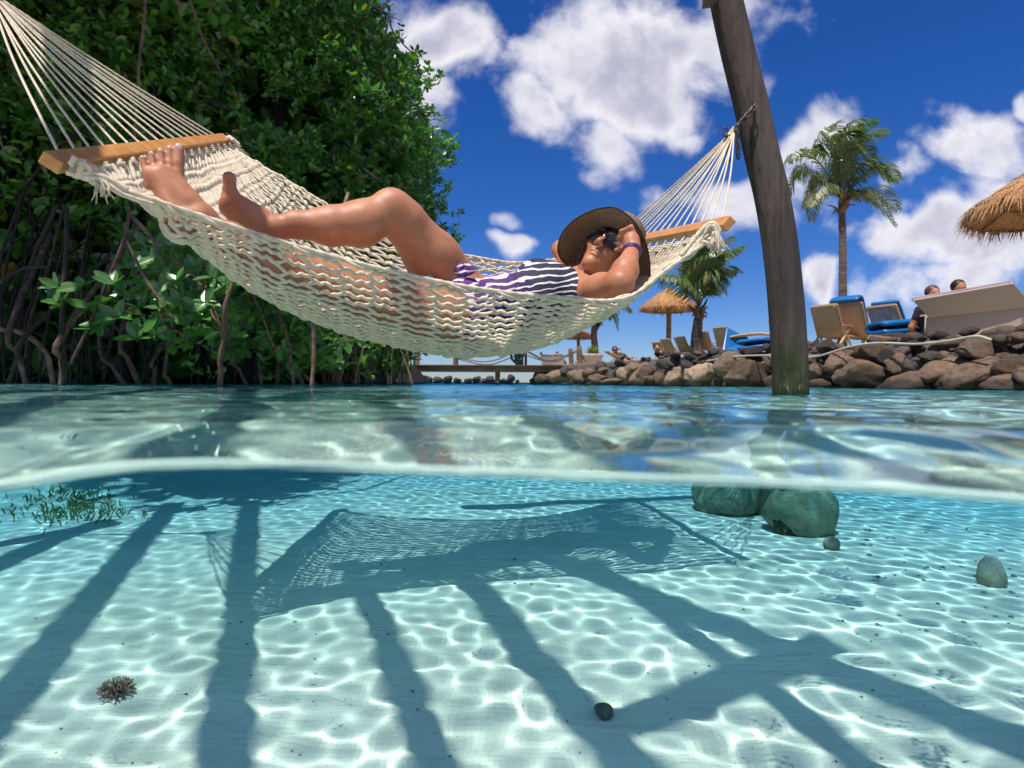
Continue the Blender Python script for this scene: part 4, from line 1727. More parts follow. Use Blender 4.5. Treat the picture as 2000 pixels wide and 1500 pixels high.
# large leaves of the low branch in front: each its own piece
def big_leaf_mesh(curl):
    us_ = np.linspace(0, 1, 9)
    V, F = [], []
    for u in us_:
        wd = .265 * (math.sin(math.pi * min(1, u * .92 + .04) ** .85)) ** .8
        for s in (-1, -.5, 0, .5, 1):
            V.append((u, s * wd, -.05 * (1 - abs(s)) * math.sin(u * 3) - curl * u * u * .35 + .02 * abs(s)))
    for i in range(8):
        for j in range(4):
            F.append((i * 5 + j, (i + 1) * 5 + j, (i + 1) * 5 + j + 1, i * 5 + j + 1))
    me = bpy.data.meshes.new('leaf'); me.from_pydata(V, [], F)
    me.polygons.foreach_set('use_smooth', [True] * len(F)); me.materials.append(M_LEAFN)
    return me


BL = [big_leaf_mesh(c) for c in (.0, .25, .5)]
hero = [(112, 560, 3.0, 5), (122, 590, 3.0, 4), (160, 560, 3.0, 4), (205, 590, 2.95, 6), (218, 555, 2.95, 5), (175, 600, 3.05, 4), (200, 632, 3.0, 5), (228, 618, 2.95, 5), (190, 640, 3.0, 3),
        (268, 660, 3.0, 5), (278, 650, 3.05, 3), (322, 480, 3.2, 4), (300, 505, 3.2, 4), (345, 550, 3.1, 5), (318, 560, 3.15, 4), (352, 585, 3.1, 5), (318, 600, 3.1, 5), (395, 615, 3.1, 6),
        (402, 590, 3.1, 5), (372, 628, 3.1, 5), (390, 655, 3.15, 4), (440, 555, 3.2, 5), (415, 540, 3.2, 4), (380, 520, 3.25, 4), (455, 545, 3.25, 5), (330, 530, 3.2, 4), (270, 520, 3.3, 4)]
BR = root(T1, pr(3.15, (300, 470), (330, 540), (375, 600), (395, 640)), .007, .004, M_ROOT, 'branch')
BR2 = root(T1, pr(3.02, (240, 470), (215, 560), (205, 610), (235, 650)), .006, .003, M_ROOT, 'branch')
for (px, py, Y, n) in hero:
    c = at(px, py, Y)
    br = BR2 if px < 290 else BR
    a0 = rg.uniform(0, 6.28)
    tilt = np.array(Matrix.Rotation(math.radians(rg.uniform(35, 75)), 3, 'X')) @ rot('Z', a0)
    for l in range(n):
        R = tilt @ rot('Z', l * 6.283 / n + rg.normal(0, .25)) @ rot('Y', -rg.uniform(.05, .8)) @ rot('X', rg.normal(0, .3))
        s = rg.uniform(.080, .112)
        o = link(bpy.data.objects.new('leaf', BL[int(rg.integers(3))]))
        M = Matrix(R.tolist()).to_4x4(); M.translation = Vector(c)
        o.parent = br
        o.matrix_parent_inverse = (Matrix.Translation(T1.location)).inverted() if False else Matrix()
        o.matrix_basis = M @ Matrix.Scale(s, 4)
# (branch meshes are in world coordinates, so their children stay put)
# ================================================================== SEAWALL, TERRACE, JETTY
def wall_Y(px):
    return 8.084 / ((px - 1000.0) / 1100.0 + .336)


TZ = 0.70
M_ROCKB = None


def rock_material(name, c1, c2, wet=True):
    def ex(w, col, vec, oi):
        p = w.n('ShaderNodeNewGeometry').outputs['Position']
        cr = w.smooth(w.noise(vec, 6, 6, .7, 1.2), .56, .66)
        col = w.mix(w.math('MULTIPLY', cr, .55), col, tuple(x * .35 for x in c2))
        warm = w.smooth(w.noise(vec, 2.3, 3, .6), .45, .62)
        col = w.mix(w.math('MULTIPLY', warm, .45), col, (c1[0] * 1.15, c1[1] * .85, c1[2] * .62))
        if wet:
            z = w.sep(p)[2]
            lim = w.math('ADD', .06, w.math('MULTIPLY', w.noise(p, 5, 3, .6), .16))
            col = w.mix(w.math('MULTIPLY', w.smooth(w.math('SUBTRACT', lim, z), -.03, .06), .72), col, (0.022, 0.018, 0.014))
        return col
    return mat(name, c1, c2, .9, 4.5, 1.0, 20, spec=.2, rnd=.38, extra=ex, bdist=.03)


M_ROCK = rock_material('brown_boulder', (0.20, 0.143, 0.104), (0.11, 0.078, 0.060))
M_ROCKG = rock_material('grey_rubble', (0.15, 0.128, 0.112), (0.075, 0.065, 0.06))
M_ROCKP = rock_material('pale_boulder', (0.36, 0.28, 0.20), (0.22, 0.165, 0.12))
M_ROCKD = rock_material('dark_rubble', (0.085, 0.07, 0.07), (0.045, 0.038, 0.040))


def rock_mesh(seed, sub=4, rough=.22, cuts=11):
    rr = np.random.default_rng(seed)
    v, f = ico(sub)
    v = v.copy()
    # cleave with a few planes, then roughen
    for i in range(cuts):
        n = unit(rr.normal(0, 1, 3)); d = rr.uniform(.55, .86)
        s = v @ n
        v = v - np.where(s > d, (s - d) * .96, 0)[:, None] * n
    for k, a in ((1.3, rough), (2.9, rough * .5), (6.5, rough * .30), (13., rough * .18)):
        q = v * k + seed * 1.37
        nz = vnoise(q[:, 0] + q[:, 2] * .63, q[:, 1] - q[:, 2] * .37, seed % 97) + vnoise(q[:, 1] + 17, q[:, 2] + q[:, 0] * .41, seed % 89) - 1.0
        v = v * (1 + a * nz)[:, None]
    me = bpy.data.meshes.new('boulder')
    me.from_pydata(v.tolist(), [], f)
    me.polygons.foreach_set('use_smooth', [True] * len(f))
    return me


def put_rock(me, name, c, s, R, m, parent):
    o = bpy.data.objects.new(name, me)
    link(o)
    M = Matrix(np.asarray(R).tolist()).to_4x4() @ Matrix.Diagonal((*[float(x) for x in s], 1))
    M.translation = Vector([float(x) for x in c])
    o.matrix_basis = M
    if not me.materials: me.materials.append(m)
    o.material_slots[0].link = 'OBJECT'
    o.material_slots[0].material = m
    if parent is not None:
        world_child(o, parent)
    return o


SW = empty('seawall', at(1650, 755, wall_Y(1650)))
tag(SW, 'sloping seawall of brown boulders topped with grey mortared rubble along the terrace', 'seawall')
rr = np.random.default_rng(12)
_rx = np.array([(1, 0, 0), (0, 1, 0), (0, 0, 1)], float)
# boulders one can tell apart: centre, width, height (photo px), tilt, kind
main_rocks = [(1680, 734, 108, 62, 4, 'b'), (1697, 690, 66, 40, -4, 'b'), (1640, 709, 58, 42, 12, 'b'), (1752, 711, 38, 42, 0, 'b'), (1786, 713, 42, 34, 0, 'g'), (1775, 750, 112, 46, 6, 'b'),
    (1615, 677, 36, 34, 0, 'g'), (1586, 702, 36, 28, 0, 'g'), (1588, 729, 38, 38, 0, 'b'), (1602, 752, 60, 26, 0, 'b'), (1690, 764, 66, 13, 0, 'w'), (1900, 683, 80, 48, 6, 'b'),
    (1846, 723, 92, 40, 26, 'b'), (1888, 738, 122, 62, 28, 'b'), (1946, 728, 30, 66, -20, 'g'), (1978, 720, 66, 38, 4, 'b'), (1968, 752, 90, 48, 4, 'b'), (2040, 740, 90, 70, 0, 'b'),
    (1422, 713, 68, 48, 14, 'p'), (1456, 732, 86, 56, 4, 'b'), (1369, 733, 56, 48, 16, 'p'), (1320, 736, 50, 42, 0, 'p'), (1287, 742, 28, 28, 0, 'b'), (1401, 746, 24, 26, 0, 'b'),
    (1504, 711, 28, 42, 0, 'b'), (1505, 749, 32, 26, 0, 'b'), (1535, 735, 50, 45, 0, 'b'), (1540, 700, 40, 36, 0, 'g'), (1042, 746, 14, 12, 0, 'b'), (1060, 741, 28, 24, 0, 'b'), (1090, 738, 48, 26, 0, 'b'),
    (1120, 730, 24, 20, 0, 'p'), (1137, 739, 34, 30, 0, 'p'), (1170, 741, 44, 24, 0, 'b'), (1172, 718, 30, 22, 0, 'd'), (1178, 724, 22, 16, 0, 'p'), (1237, 718, 34, 22, 0, 'p'), (1218, 730, 28, 28, 0, 'p'),
    (1194, 746, 40, 18, 0, 'b'), (1254, 735, 52, 46, 10, 'b'), (1276, 744, 40, 26, 0, 'b'), (1105, 724, 26, 16, 0, 'd'), (1150, 726, 24, 18, 0, 'b'), (1340, 715, 30, 22, 0, 'd'), (1300, 712, 34, 22, 0, 'd'),
    (1470, 690, 40, 26, 0, 'd'), (1515, 682, 36, 24, 0, 'd'), (1725, 700, 34, 30, 0, 'd'), (1820, 700, 40, 30, 0, 'g'), (1800, 735, 40, 26, 0, 'b'), (1655, 735, 40, 40, 0, 'b')]
KM = {'b': M_ROCK, 'g': M_ROCKG, 'p': M_ROCKP, 'd': M_ROCKD, 'w': M_ROCKP}
for i, (px, py, w_, h_, tl, kd) in enumerate(main_rocks):
    Y = wall_Y(px) - np.clip((py - 700) / 60., -.3, 1) * .32 * (wall_Y(px) / 9)
    c = at(px, py, Y)
    a, b = w_ / 1100. * Y / 2, h_ / 1100. * Y / 2
    me = rock_mesh(100 + i, 4 if w_ > 30 else 3)
    R = rot('Y', -math.radians(tl)) @ rot('Z', rr.normal(0, .12))
    put_rock(me, 'boulder', c, (a * 1.12, max(a, b) * .95, b * 1.15), R, KM[kd], SW)
shared = [rock_mesh(300 + i, 2, .24) for i in range(8)]
small = [rock_mesh(400 + i, 2, .28) for i in range(8)]
# boulders packed behind and between
for i in range(70):
    px = 1010 + 1060 * rr.random() ** .9
    Yw = wall_Y(px)
    q = rr.random()
    z = -.15 + q * .62
    n = np.array([.948, .318, 0])
    c = at(px, 740, Yw) + n * (.25 + .40 * q + rr.uniform(-.05, .12)); c[2] = z
    s = rr.uniform(.20, .36)
    put_rock(shared[i % 8], 'boulder', c, (s * rr.uniform(.9, 1.5), s, s * rr.uniform(.7, 1.0)), rot('Z', rr.uniform(0, 6.28)) @ rot('X', rr.normal(0, .3)), [M_ROCK, M_ROCKG, M_ROCKD][i % 3], SW)
# mortared rubble along the crest
for i in range(230):
    px = 1150 + 930 * rr.random() ** .75
    Yw = wall_Y(px)
    q = rr.random()
    n = np.array([.948, .318, 0])
    c = at(px, 740, Yw) + n * (.12 + .30 * q + rr.uniform(0, .05)); c[2] = .40 + .36 * q + rr.uniform(-.03, .03)
    if px > 1750 and q < .5: c[2] -= .12
    s = rr.uniform(.05, .115) * (1.0 if px > 1450 else 1.2)
    put_rock(small[i % 8], 'stone', c, (s * rr.uniform(1, 1.7), s * 1.1, s * rr.uniform(.6, .95)), rot('Z', rr.uniform(0, 6.28)) @ rot('Y', rr.normal(0, .25)),
             [M_ROCKG, M_ROCKG, M_ROCKD, M_ROCK][int(rr.integers(4))] if px > 1500 else [M_ROCKD, M_ROCKD, M_ROCKG][int(rr.integers(3))], SW)
# the mortar core behind the stones
mb = MB()
Ys = np.linspace(5.0, 21.5, 40)
V, Fc = [], []
for Y in Ys:
    x = 5.9 - .336 * (Y - 6.5)
    nz = .05 * math.sin(Y * 3.1) + .03 * math.sin(Y * 7.7)
    for (o_, z) in ((.30, -1.2), (.32 + nz, .10), (.52 + nz, .52), (.66, .69), (1.3, .69)):
        V.append((x + .948 * o_, Y + .318 * o_, z))
for i in range(len(Ys) - 1):
    for j in range(4):
        Fc.append((i * 5 + j, (i + 1) * 5 + j, (i + 1) * 5 + j + 1, i * 5 + j + 1))
o = mb.add(V, Fc).build('mortar_core', M_ROCKD); world_child(o, SW)

# terrace of sand behind the wall
M_SANDT = mat('terrace_sand', (0.46, 0.38, 0.27), (0.36, 0.29, 0.20), .95, 3, .5, 50)
V, Fc = [], []
edge = [(5.9 - .336 * (Y - 6.5) + .62, Y + .2) for Y in (4, 6, 8, 10, 12, 14, 16, 18, 20, 21.4)]
edge += [(2.2, 24), (3.2, 29), (6, 36), (12, 40), (40, 44), (90, 30), (90, 4)]
pts = [(x, y, TZ) for x, y in edge] + [(x, y, -1.5) for x, y in edge]
n = len(edge)
Fc = [tuple(range(n))[::-1]] + [(i, (i + 1) % n, n + (i + 1) % n, n + i) for i in range(n)]
ter = MB().add(pts, Fc).build('terrace_ground', M_SANDT, smooth=False)
tag(ter, kind='structure')
# stones round the far tip of the terrace
for i in range(26):
    t = i / 25
    c = np.array([1.05 + 1.4 * t + rr.normal(0, .12), 21.3 + 8 * t, rr.uniform(-.05, .45)])
    s = rr.uniform(.28, .45)
    put_rock(shared[i % 8], 'boulder', c, (s * 1.2, s, s * .8), rot('Z', rr.uniform(0, 6.28)), [M_ROCK, M_ROCKP, M_ROCKD][i % 3], SW)

# low dark rocks awash by the jetty
lowr = [(818, 742, 22, 12), (836, 741, 20, 14), (856, 742, 24, 13), (875, 741, 22, 15), (893, 743, 16, 10), (915, 743, 20, 11), (932, 742, 18, 12), (945, 744, 16, 10), (958, 741, 20, 15), (985, 744, 18, 9), (998, 741, 18, 16), (1010, 745, 12, 8)]
for i, (px, py, w_, h_) in enumerate(lowr):
    Y = 24 + rr.uniform(-.6, .6)
    c = at(px, py, Y)
    me = rock_mesh(500 + i, 2, .28)
    s = (w_ / 1100. * Y / 2, .30, h_ / 1100. * Y / 2 * 1.3)
    o = put_rock(me, 'rock', c, s, rot('Y', rr.normal(0, .15)), M_ROCKD, None)
    tag(o, 'small dark rock awash in the water below the wooden jetty', 'rock', 'dark rocks awash below the jetty')

# ---- jetty
M_JET = mat('jetty_timber', (0.20, 0.115, 0.065), (0.105, 0.062, 0.038), .85, 5, .6, 40, stretch=(.4, 3, 3))
M_LINE = mat('weathered_line', (0.20, 0.16, 0.13), (0.12, 0.09, 0.08), .9, 30)
JY = 21.0
J = empty('jetty', at(970, 745, JY))
tag(J, 'timber jetty with rope railing reaching from the mangroves to the rocks', 'jetty')


def jc(o): return world_child(o, J)


A, B = at(640, 719, JY), at(1142, 721, JY - .4)
jc(MB().bar(A, B, .16, .20).build('beam', M_JET, smooth=False, bevel=.01))
jc(MB().bar(A + np.array([0, 1.3, 0]), B + np.array([0, 1.3, 0]), .16, .20).build('beam', M_JET, smooth=False, bevel=.01))
for i in range(44):
    c = A + (B - A) * ((i + .5) / 44) + np.array([0, .65, .123])
    jc(MB().box(c, (.205, 1.6, .035)).build('plank', M_JET, smooth=False))
jposts = [(972, 750, 702 + 12, .13), (890, 722, 694, .13), (1018, 722, 674, .12), (1117, 722, 681, .12), (1134, 722, 676, .13), (815, 745, 690, .12)]
for k, (px, y0, y1, r) in enumerate(jposts):
    a, b = at(px, y0, JY - .12), at(px - (3 if px > 1100 else 0), y1, JY - .12)
    if y0 > 740: a[2] = -1.6
    jc(MB().tube(spline([a, (a + b) / 2, b], 6), r * .75, 10).build('post', M_JET))
jc(MB().tube([at(970, 742, JY), at(970, 752, JY)], .22, 12).build('footing', M_ROCKG))
jc(MB().tube([at(1027, 714, JY + .8), at(1027, 672, JY + .8)], .05, 8).build('lamp_post', mat('black_metal', (.012, .012, .014), None, .5)))
jc(MB().box(at(1028, 675, JY + .8), (.14, .14, .22)).build('lamp_head', MATS['black_metal'], smooth=False, bevel=.01))
for (p, q, sag) in (((890, 700), (1018, 690), 12), ((890, 698), (1018, 682), 8), ((1018, 680), (1117, 690), 14), ((1018, 690), (1134, 684), 16), ((1027, 684), (1134, 680), 22)):
    m_ = ((p[0] + q[0]) / 2, max(p[1], q[1]) + sag)
    jc(MB().tube(spline([at(*p, JY - .15), at(*m_, JY - .15), at(*q, JY - .15)], 18), .026, 6).build('rail_rope', M_LINE))
M_HOSE = mat('dark_green_hose', (0.012, 0.03, 0.028), (0.006, 0.012, 0.02), .5, 20)
HO = None
hc_ = empty('hose_coil', at(1008, 700, JY - .3))
tag(hc_, 'dark coiled hose hanging on the jetty post', 'hose')
for i in range(4):
    x0 = 1002 + 4 * i
    pts = [at(x0 + 6, 676, JY - .3), at(x0 - 4 - 3 * (i % 2), 690, JY - .34), at(x0 - 1, 704 + 4 * (i % 3), JY - .32), at(x0 + 8, 696, JY - .28), at(x0 + 8, 678, JY - .28)]
    o = MB().tube(spline(pts, 24), .035, 6).build('loop', M_HOSE); world_child(o, hc_)
for i in range(2):
    o = MB().tube(spline([at(1012 + 3 * i, 680, JY - .3), at(1009 + 3 * i, 698, JY - .33), at(1013 + 3 * i, 714, JY - .3)], 10), .035, 6).build('loop', M_HOSE); world_child(o, hc_)
# deck box
M_BOX = mat('grey_slats', (0.34, 0.31, 0.27), (0.24, 0.22, 0.19), .8, 4, stretch=(9, 1, 1))
db = empty('deck_box', at(1079, 714, JY + .9))
tag(db, 'pale grey slatted storage box standing on the jetty', 'box')
c = at(1079, 704, JY + .9)
o = MB().box(c, (.80, .6, .36)).build('body', M_BOX, smooth=False, bevel=.01); world_child(o, db)
for i in range(8):
    o = MB().box(c + np.array([-.36 + .103 * i, -.307, -.01]), (.09, .016, .33)).build('slat', M_BOX, smooth=False); world_child(o, db)
o = MB().box(c + np.array([-.22, -.02, .20]), (.40, .62, .05), rot('Y', .06)).build('lid', M_BOX, smooth=False, bevel=.01); world_child(o, db)
o = MB().box(c + np.array([.21, -.02, .215]), (.38, .62, .08)).build('cushion', M_BOX, smooth=False, bevel=.02); world_child(o, db)
# posts of the gangway behind
for (px, y0, y1) in ((1061, 700, 688), (1092, 695, 687), (1106, 714, 703)):
    pp = MB().bar(at(px, y0, JY + 1.6), at(px - 5, y1, JY + 1.6), .12, .10).build('post', M_JET, smooth=False); jc(pp)
# ================================================================== TERRACE THINGS: palms, palapas, loungers, sofa, people
M_SLING = mat('tan_sling_fabric', (0.52, 0.33, 0.19), (0.43, 0.265, 0.15), .85, 40, .2)
M_FRAME = mat('pale_wood_frame', (0.55, 0.36, 0.22), (0.44, 0.28, 0.17), .6, 14, stretch=(6, 6, 1))
M_BLUE = mat('blue_mat_vinyl', (0.005, 0.125, 0.36), (0.004, 0.10, 0.30), .38, 5, spec=.5)
M_GREYT = mat('grey_towel', (0.30, 0.27, 0.30), (0.20, 0.18, 0.20), .9, 9, .4)
M_CREAM = mat('cream_wicker', (0.36, 0.295, 0.24), (0.29, 0.235, 0.19), .7, 90, .4, 120)
M_THATCH = mat('dry_thatch', (0.56, 0.30, 0.135), (0.36, 0.18, 0.075), .9, 24, .5, 90, lo=.3, hi=.7)
M_POLEW = mat('palapa_pole', (0.26, 0.16, 0.10), (0.15, 0.09, 0.06), .85, 8)
M_DARKC = mat('dark_cloth', (0.015, 0.015, 0.022), (0.03, 0.028, 0.035), .9, 20)
M_PTRUNK = mat('palm_trunk', (0.16, 0.11, 0.085), (0.075, 0.052, 0.044), .9, 12, .7, 30, stretch=(.3, .3, 2.5))
M_FIBRE = mat('palm_fibre', (0.24, 0.13, 0.06), (0.13, 0.07, 0.035), .95, 30, .4)


M_FROND = leaf_material('palm_frond', (0.055, 0.10, 0.020), (0.10, 0.15, 0.030), (0.26, 0.23, 0.06), .33, .35)
M_FRONDO = leaf_material('old_palm_frond', (0.10, 0.12, 0.03), (0.17, 0.17, 0.05), (0.36, 0.28, 0.10), .45, .35)


def frond(pts, L, m, parent, n=46, droop=.55, twist=0.0, wind=(0.25, 0, 0), width=.022):
    """rachis through pts with two rows of hanging leaflets"""
    P = spline(pts, 40)
    mb = MB()
    v, f = tube_geo(P, np.linspace(.024, .005, 40), 5)
    tri = []
    mb.add(v, f)
    T = np.gradient(P, axis=0); T /= np.linalg.norm(T, axis=1)[:, None]
    V, Fc = [], []
    for i in range(n):
        s = .10 + .90 * i / (n - 1)
        k = min(int(s * 39), 38); fr = s * 39 - k
        p = P[k] * (1 - fr) + P[k + 1] * fr
        t = T[k]
        side = np.cross(t, (0, 0, 1.0))
        if np.linalg.norm(side) < .2: side = np.cross(t, (0, 1.0, 0))
        side = unit(side); up = np.cross(side, t)
        if up[2] < 0: up = -up
        l = L * (math.sin(math.pi * min(1, .16 + .80 * s)) ** .7) * rr.uniform(.85, 1.1)
        for sg in (-1, 1):
            d = unit(side * sg * .85 + t * .55 + up * .18 + rr.normal(0, .09, 3))
            q1 = p + d * l * .45
            d2 = unit(d + np.array([wind[0], wind[1], -droop * 1.6 + wind[2]]))
            q2 = q1 + d2 * l * .35
            d3 = unit(d2 + np.array([wind[0], wind[1], -droop * 1.8]))
            q3 = q2 + d3 * l * .30
            w0 = unit(np.cross(d, up)) * width * rr.uniform(.8, 1.2)
            b = len(V)
            V += [p + w0 * .4, p - w0 * .4, q1 + w0, q1 - w0, q2 + w0 * .7, q2 - w0 * .7, q3]
            Fc += [(b, b + 1, b + 3, b + 2), (b + 2, b + 3, b + 5, b + 4), (b + 4, b + 5, b + 6)]
    mb.add(V, Fc)
    o = mb.build('frond', m, smooth=False)
    world_child(o, parent)
    return o


def palm(lab, Y, trunk, r0, r1, fronds, L, hub, n=46, width=.022):
    root_ = empty('palm_tree', at(*trunk[0], Y))
    root_.location.z = TZ
    tag(root_, lab, 'palm', 'palms on the terrace')
    pts = [at(a, b, Y) for a, b in trunk]
    pts[0][2] = TZ - .1
    P = spline(pts, 60)
    t = np.linspace(0, 1, 60)
    rad = (r0 + (r1 - r0) * t) * (1 + .035 * np.sin(t * 130) + .02 * np.sin(t * 47))
    rad[:6] *= np.linspace(1.35, 1, 6)
    o = MB().tube(P, rad, 16).build('trunk', M_PTRUNK); world_child(o, root_)
    top = P[-1]
    # fibre skirt and leaf bases
    mb = MB()
    for i in range(14):
        a = rr.uniform(0, 6.28)
        d = np.array([math.cos(a), math.sin(a), 0])
        b = top - np.array([0, 0, rr.uniform(.05, .30)]) * hub + d * r1 * .8
        mb.tube(spline([b, b + d * .10 * hub + np.array([0, 0, .12 * hub]), b + d * (.22 * hub) + np.array([0, 0, rr.uniform(.05, .34) * hub])], 6), np.linspace(.06, .02, 6) * hub, 5, flat=.5)
    o = mb.build('leaf_bases', M_FIBRE); world_child(o, root_)
    for (pp, dy, old, dr, wd) in fronds:
        pts = [top + np.array([0, 0, .03])] + [at(a, b, Y + dy * (k + 1) / len(pp)) for k, (a, b) in enumerate(pp)]
        frond(pts, L, M_FRONDO if old else M_FROND, root_, n, dr, 0, wd, width)
    return root_


W = (.75, 0, .05)
palm('tall coconut palm with windblown crown rising behind the blue lounger mats', 16.0, [(1647, 700), (1646, 600), (1646, 500), (1644, 390)], .118, .088, [
    ([(1600, 318), (1560, 300), (1535, 318)], -.4, False, .7, W), ([(1590, 345), (1560, 335), (1542, 380)], .5, True, .8, (.1, 0, 0)),
    ([(1628, 300), (1618, 260), (1640, 236)], .8, False, .5, W), ([(1650, 290), (1668, 248), (1712, 236)], -.6, False, .5, W), ([(1668, 310), (1695, 262), (1734, 262)], .3, False, .55, W),
    ([(1640, 305), (1650, 262), (1690, 250)], -1.0, False, .5, W), ([(1672, 335), (1705, 318), (1738, 355)], -.3, False, .7, W), ([(1680, 350), (1720, 325), (1755, 352)], .4, True, .8, W),
    ([(1672, 380), (1710, 392), (1748, 440)], -.5, True, .8, W), ([(1676, 372), (1715, 372), (1752, 410)], .7, False, .8, W), ([(1612, 372), (1592, 380), (1580, 402)], -.5, True, .8, (.2, 0, 0)),
    ([(1615, 350), (1590, 360), (1586, 430)], .5, True, .8, (.2, 0, 0)), ([(1630, 310), (1606, 280), (1600, 300)], .4, False, .6, W), ([(1655, 300), (1680, 280), (1705, 320)], .2, False, .7, W), ([(1648, 300), (1660, 270), (1690, 300)], -1.1, False, .6, W)],
    .62, 1.25, 58, .020)
palm('young palm with upright fronds standing between the tan loungers', 13.2, [(1362, 705), (1360, 665), (1363, 630), (1366, 600)], .15, .085, [
    ([(1345, 570), (1320, 548), (1285, 538)], -.3, False, .7, (-.1, 0, 0)), ([(1360, 545), (1352, 500), (1345, 470)], .3, False, .35, (.3, 0, 0)), ([(1370, 540), (1376, 490), (1392, 455)], -.2, False, .35, (.3, 0, 0)),
    ([(1375, 545), (1395, 490), (1428, 462)], .2, False, .45, (.4, 0, 0)), ([(1380, 550), (1410, 505), (1450, 482)], -.2, False, .5, (.4, 0, 0)), ([(1384, 560), (1412, 530), (1440, 530)], .3, False, .7, (.3, 0, 0)),
    ([(1355, 560), (1340, 520), (1335, 500)], .4, False, .4, (.1, 0, 0)), ([(1378, 555), (1396, 540), (1412, 570)], -.5, False, .8, (.2, 0, 0)), ([(1368, 545), (1362, 505), (1372, 476)], -.5, False, .4, (.3, 0, 0)), ([(1372, 550), (1384, 510), (1410, 490)], -.6, False, .5, (.3, 0, 0)),
    ([(1366, 550), (1368, 510), (1384, 500)], .6, False, .4, (.3, 0, 0))],
    .60, 1.0, 56, .020)
palm('palm with rough trunk beside the small palapa beyond the jetty', 24.0, [(1163, 706), (1162, 680), (1160, 655), (1162, 628)], .15, .13, [
    ([(1180, 606), (1205, 592), (1230, 604)], -.3, True, .7, (.2, 0, 0)), ([(1178, 600), (1198, 582), (1222, 588)], .4, True, .6, (.2, 0, 0)), ([(1172, 608), (1190, 606), (1206, 640)], -.3, False, .8, (.1, 0, 0)), ([(1150, 606), (1130, 596), (1112, 612)], .3, False, .8, (0, 0, 0)),
    ([(1162, 596), (1165, 575), (1180, 560)], .2, False, .5, (.2, 0, 0)), ([(1168, 604), (1182, 596), (1195, 618)], .5, False, .8, (.1, 0, 0)), ([(1152, 604), (1140, 590), (1128, 585)], -.3, False, .6, (0, 0, 0))],
    .95, 1.3, 46, .035)


# ---- thatched palapas
def palapa(lab, pole_px, Y, base_z, eave_z, apex_z, R, nst=900, seed=1):
    r2 = np.random.default_rng(seed)
    c = at(pole_px, 700, Y); cx, cyy = c[0], c[1]
    root_ = empty('palapa', (cx, cyy, base_z))
    tag(root_, lab, 'parasol', 'thatched palapas on the terrace')
    o = MB().tube(spline([(cx, cyy, base_z - .1), (cx + .01, cyy, (base_z + apex_z) / 2), (cx, cyy, apex_z - .1)], 10), .075, 12).build('pole', M_POLEW); world_child(o, root_)
    H_ = apex_z - eave_z
    # solid under-thatch
    prof = [(.03, apex_z), (R * .35, apex_z - H_ * .30), (R * .7, apex_z - H_ * .66), (R * .97, eave_z), (R * .95, eave_z - .03), (R * .68, apex_z - H_ * .66 - .07), (R * .33, apex_z - H_ * .30 - .07), (.03, apex_z - .09)]
    v, f = lathe(prof, 40)
    v = v * (1 + np.random.default_rng(seed + 4).normal(0, .004, v.shape)) + np.array([cx, cyy, 0]) * 1.0
    v[:, 2] = np.repeat([p[1] for p in prof], 40) + r2.normal(0, .008, len(v))
    o = MB().add(v, f).build('canopy', M_THATCH); world_child(o, root_)
    # layers of straw, hanging over the eave
    V, Fc = [], []
    for ring in range(6):
        q = (ring + 1) / 6
        rr_ = R * (.12 + .88 * q)
        cnt = int(nst * (.25 + .75 * q) / 3.2)
        for i in range(cnt):
            a = r2.uniform(0, 6.2832)
            d = np.array([math.cos(a), math.sin(a), 0])
            rs = rr_ * r2.uniform(.86, 1.0)
            z = apex_z - H_ * (rs / R) + .035 + r2.uniform(0, .03)
            p = np.array([cx, cyy, 0]) + d * rs; p[2] = z
            l = r2.uniform(.16, .34) * (R / 1.3)
            dn = unit(d * r2.uniform(.35, 1.0) + np.array([r2.normal(0, .25), r2.normal(0, .25), -r2.uniform(.45, 1.1)]))
            if ring == 5: dn = unit(d * r2.uniform(.1, .5) + np.array([r2.normal(0, .18), r2.normal(0, .18), -1.0]))
            s = np.cross(dn, d + np.array([0, 0, .3])); s = unit(s) * r2.uniform(.006, .016) * (R / 1.2)
            b = len(V)
            m_ = p + dn * l * .5 + np.array([0, 0, -.015])
            V += [p - s, p + s, m_ + s * .9, m_ - s * .9, p + dn * l + np.array([0, 0, -.05 * l])]
            Fc += [(b, b + 1, b + 2, b + 3), (b + 3, b + 2, b + 4)]
    o = MB().add(V, Fc).build('straw_fringe', M_THATCH, smooth=False); o['kind'] = 'stuff'; world_child(o, root_)
    # ribs and hoops underneath
    for k in range(8):
        a = k * math.pi / 4 + .25
        d = np.array([math.cos(a), math.sin(a), 0])
        A_ = np.array([cx, cyy, apex_z - .14]); B_ = np.array([cx, cyy, 0]) + d * R * .96; B_[2] = eave_z - .05
        o = MB().tube([A_, (A_ + B_) / 2 + np.array([0, 0, -.02]), B_], .018, 6).build('rib', M_POLEW); world_child(o, root_)
    for q in (.35, .66, .93):
        zz_ = apex_z - H_ * q - .085
        P = np.array([(cx + R * q * math.cos(a), cyy + R * q * math.sin(a), zz_) for a in np.linspace(0, 6.2832, 33)])
        o = MB().tube(P, .012, 5).build('hoop', M_POLEW); world_child(o, root_)


z1 = at(1900, 408, 8.2)[2]
palapa('large thatched palapa over the cream sofa with its hoops showing', 2072, 8.2, TZ, z1, z1 + .85, 1.20, 2600, 3)
palapa('thatched palapa on a slim pole next to the young palm', 1305, 16.5, TZ, at(1305, 603, 16.5)[2], at(1305, 566, 16.5)[2] + .06, .86, 1900, 4)
palapa('small thatched palapa next to the rough palm trunk beyond the jetty', 1129, 25.5, TZ, at(1129, 659, 25.5)[2], at(1129, 638, 25.5)[2], .74, 1300, 5)


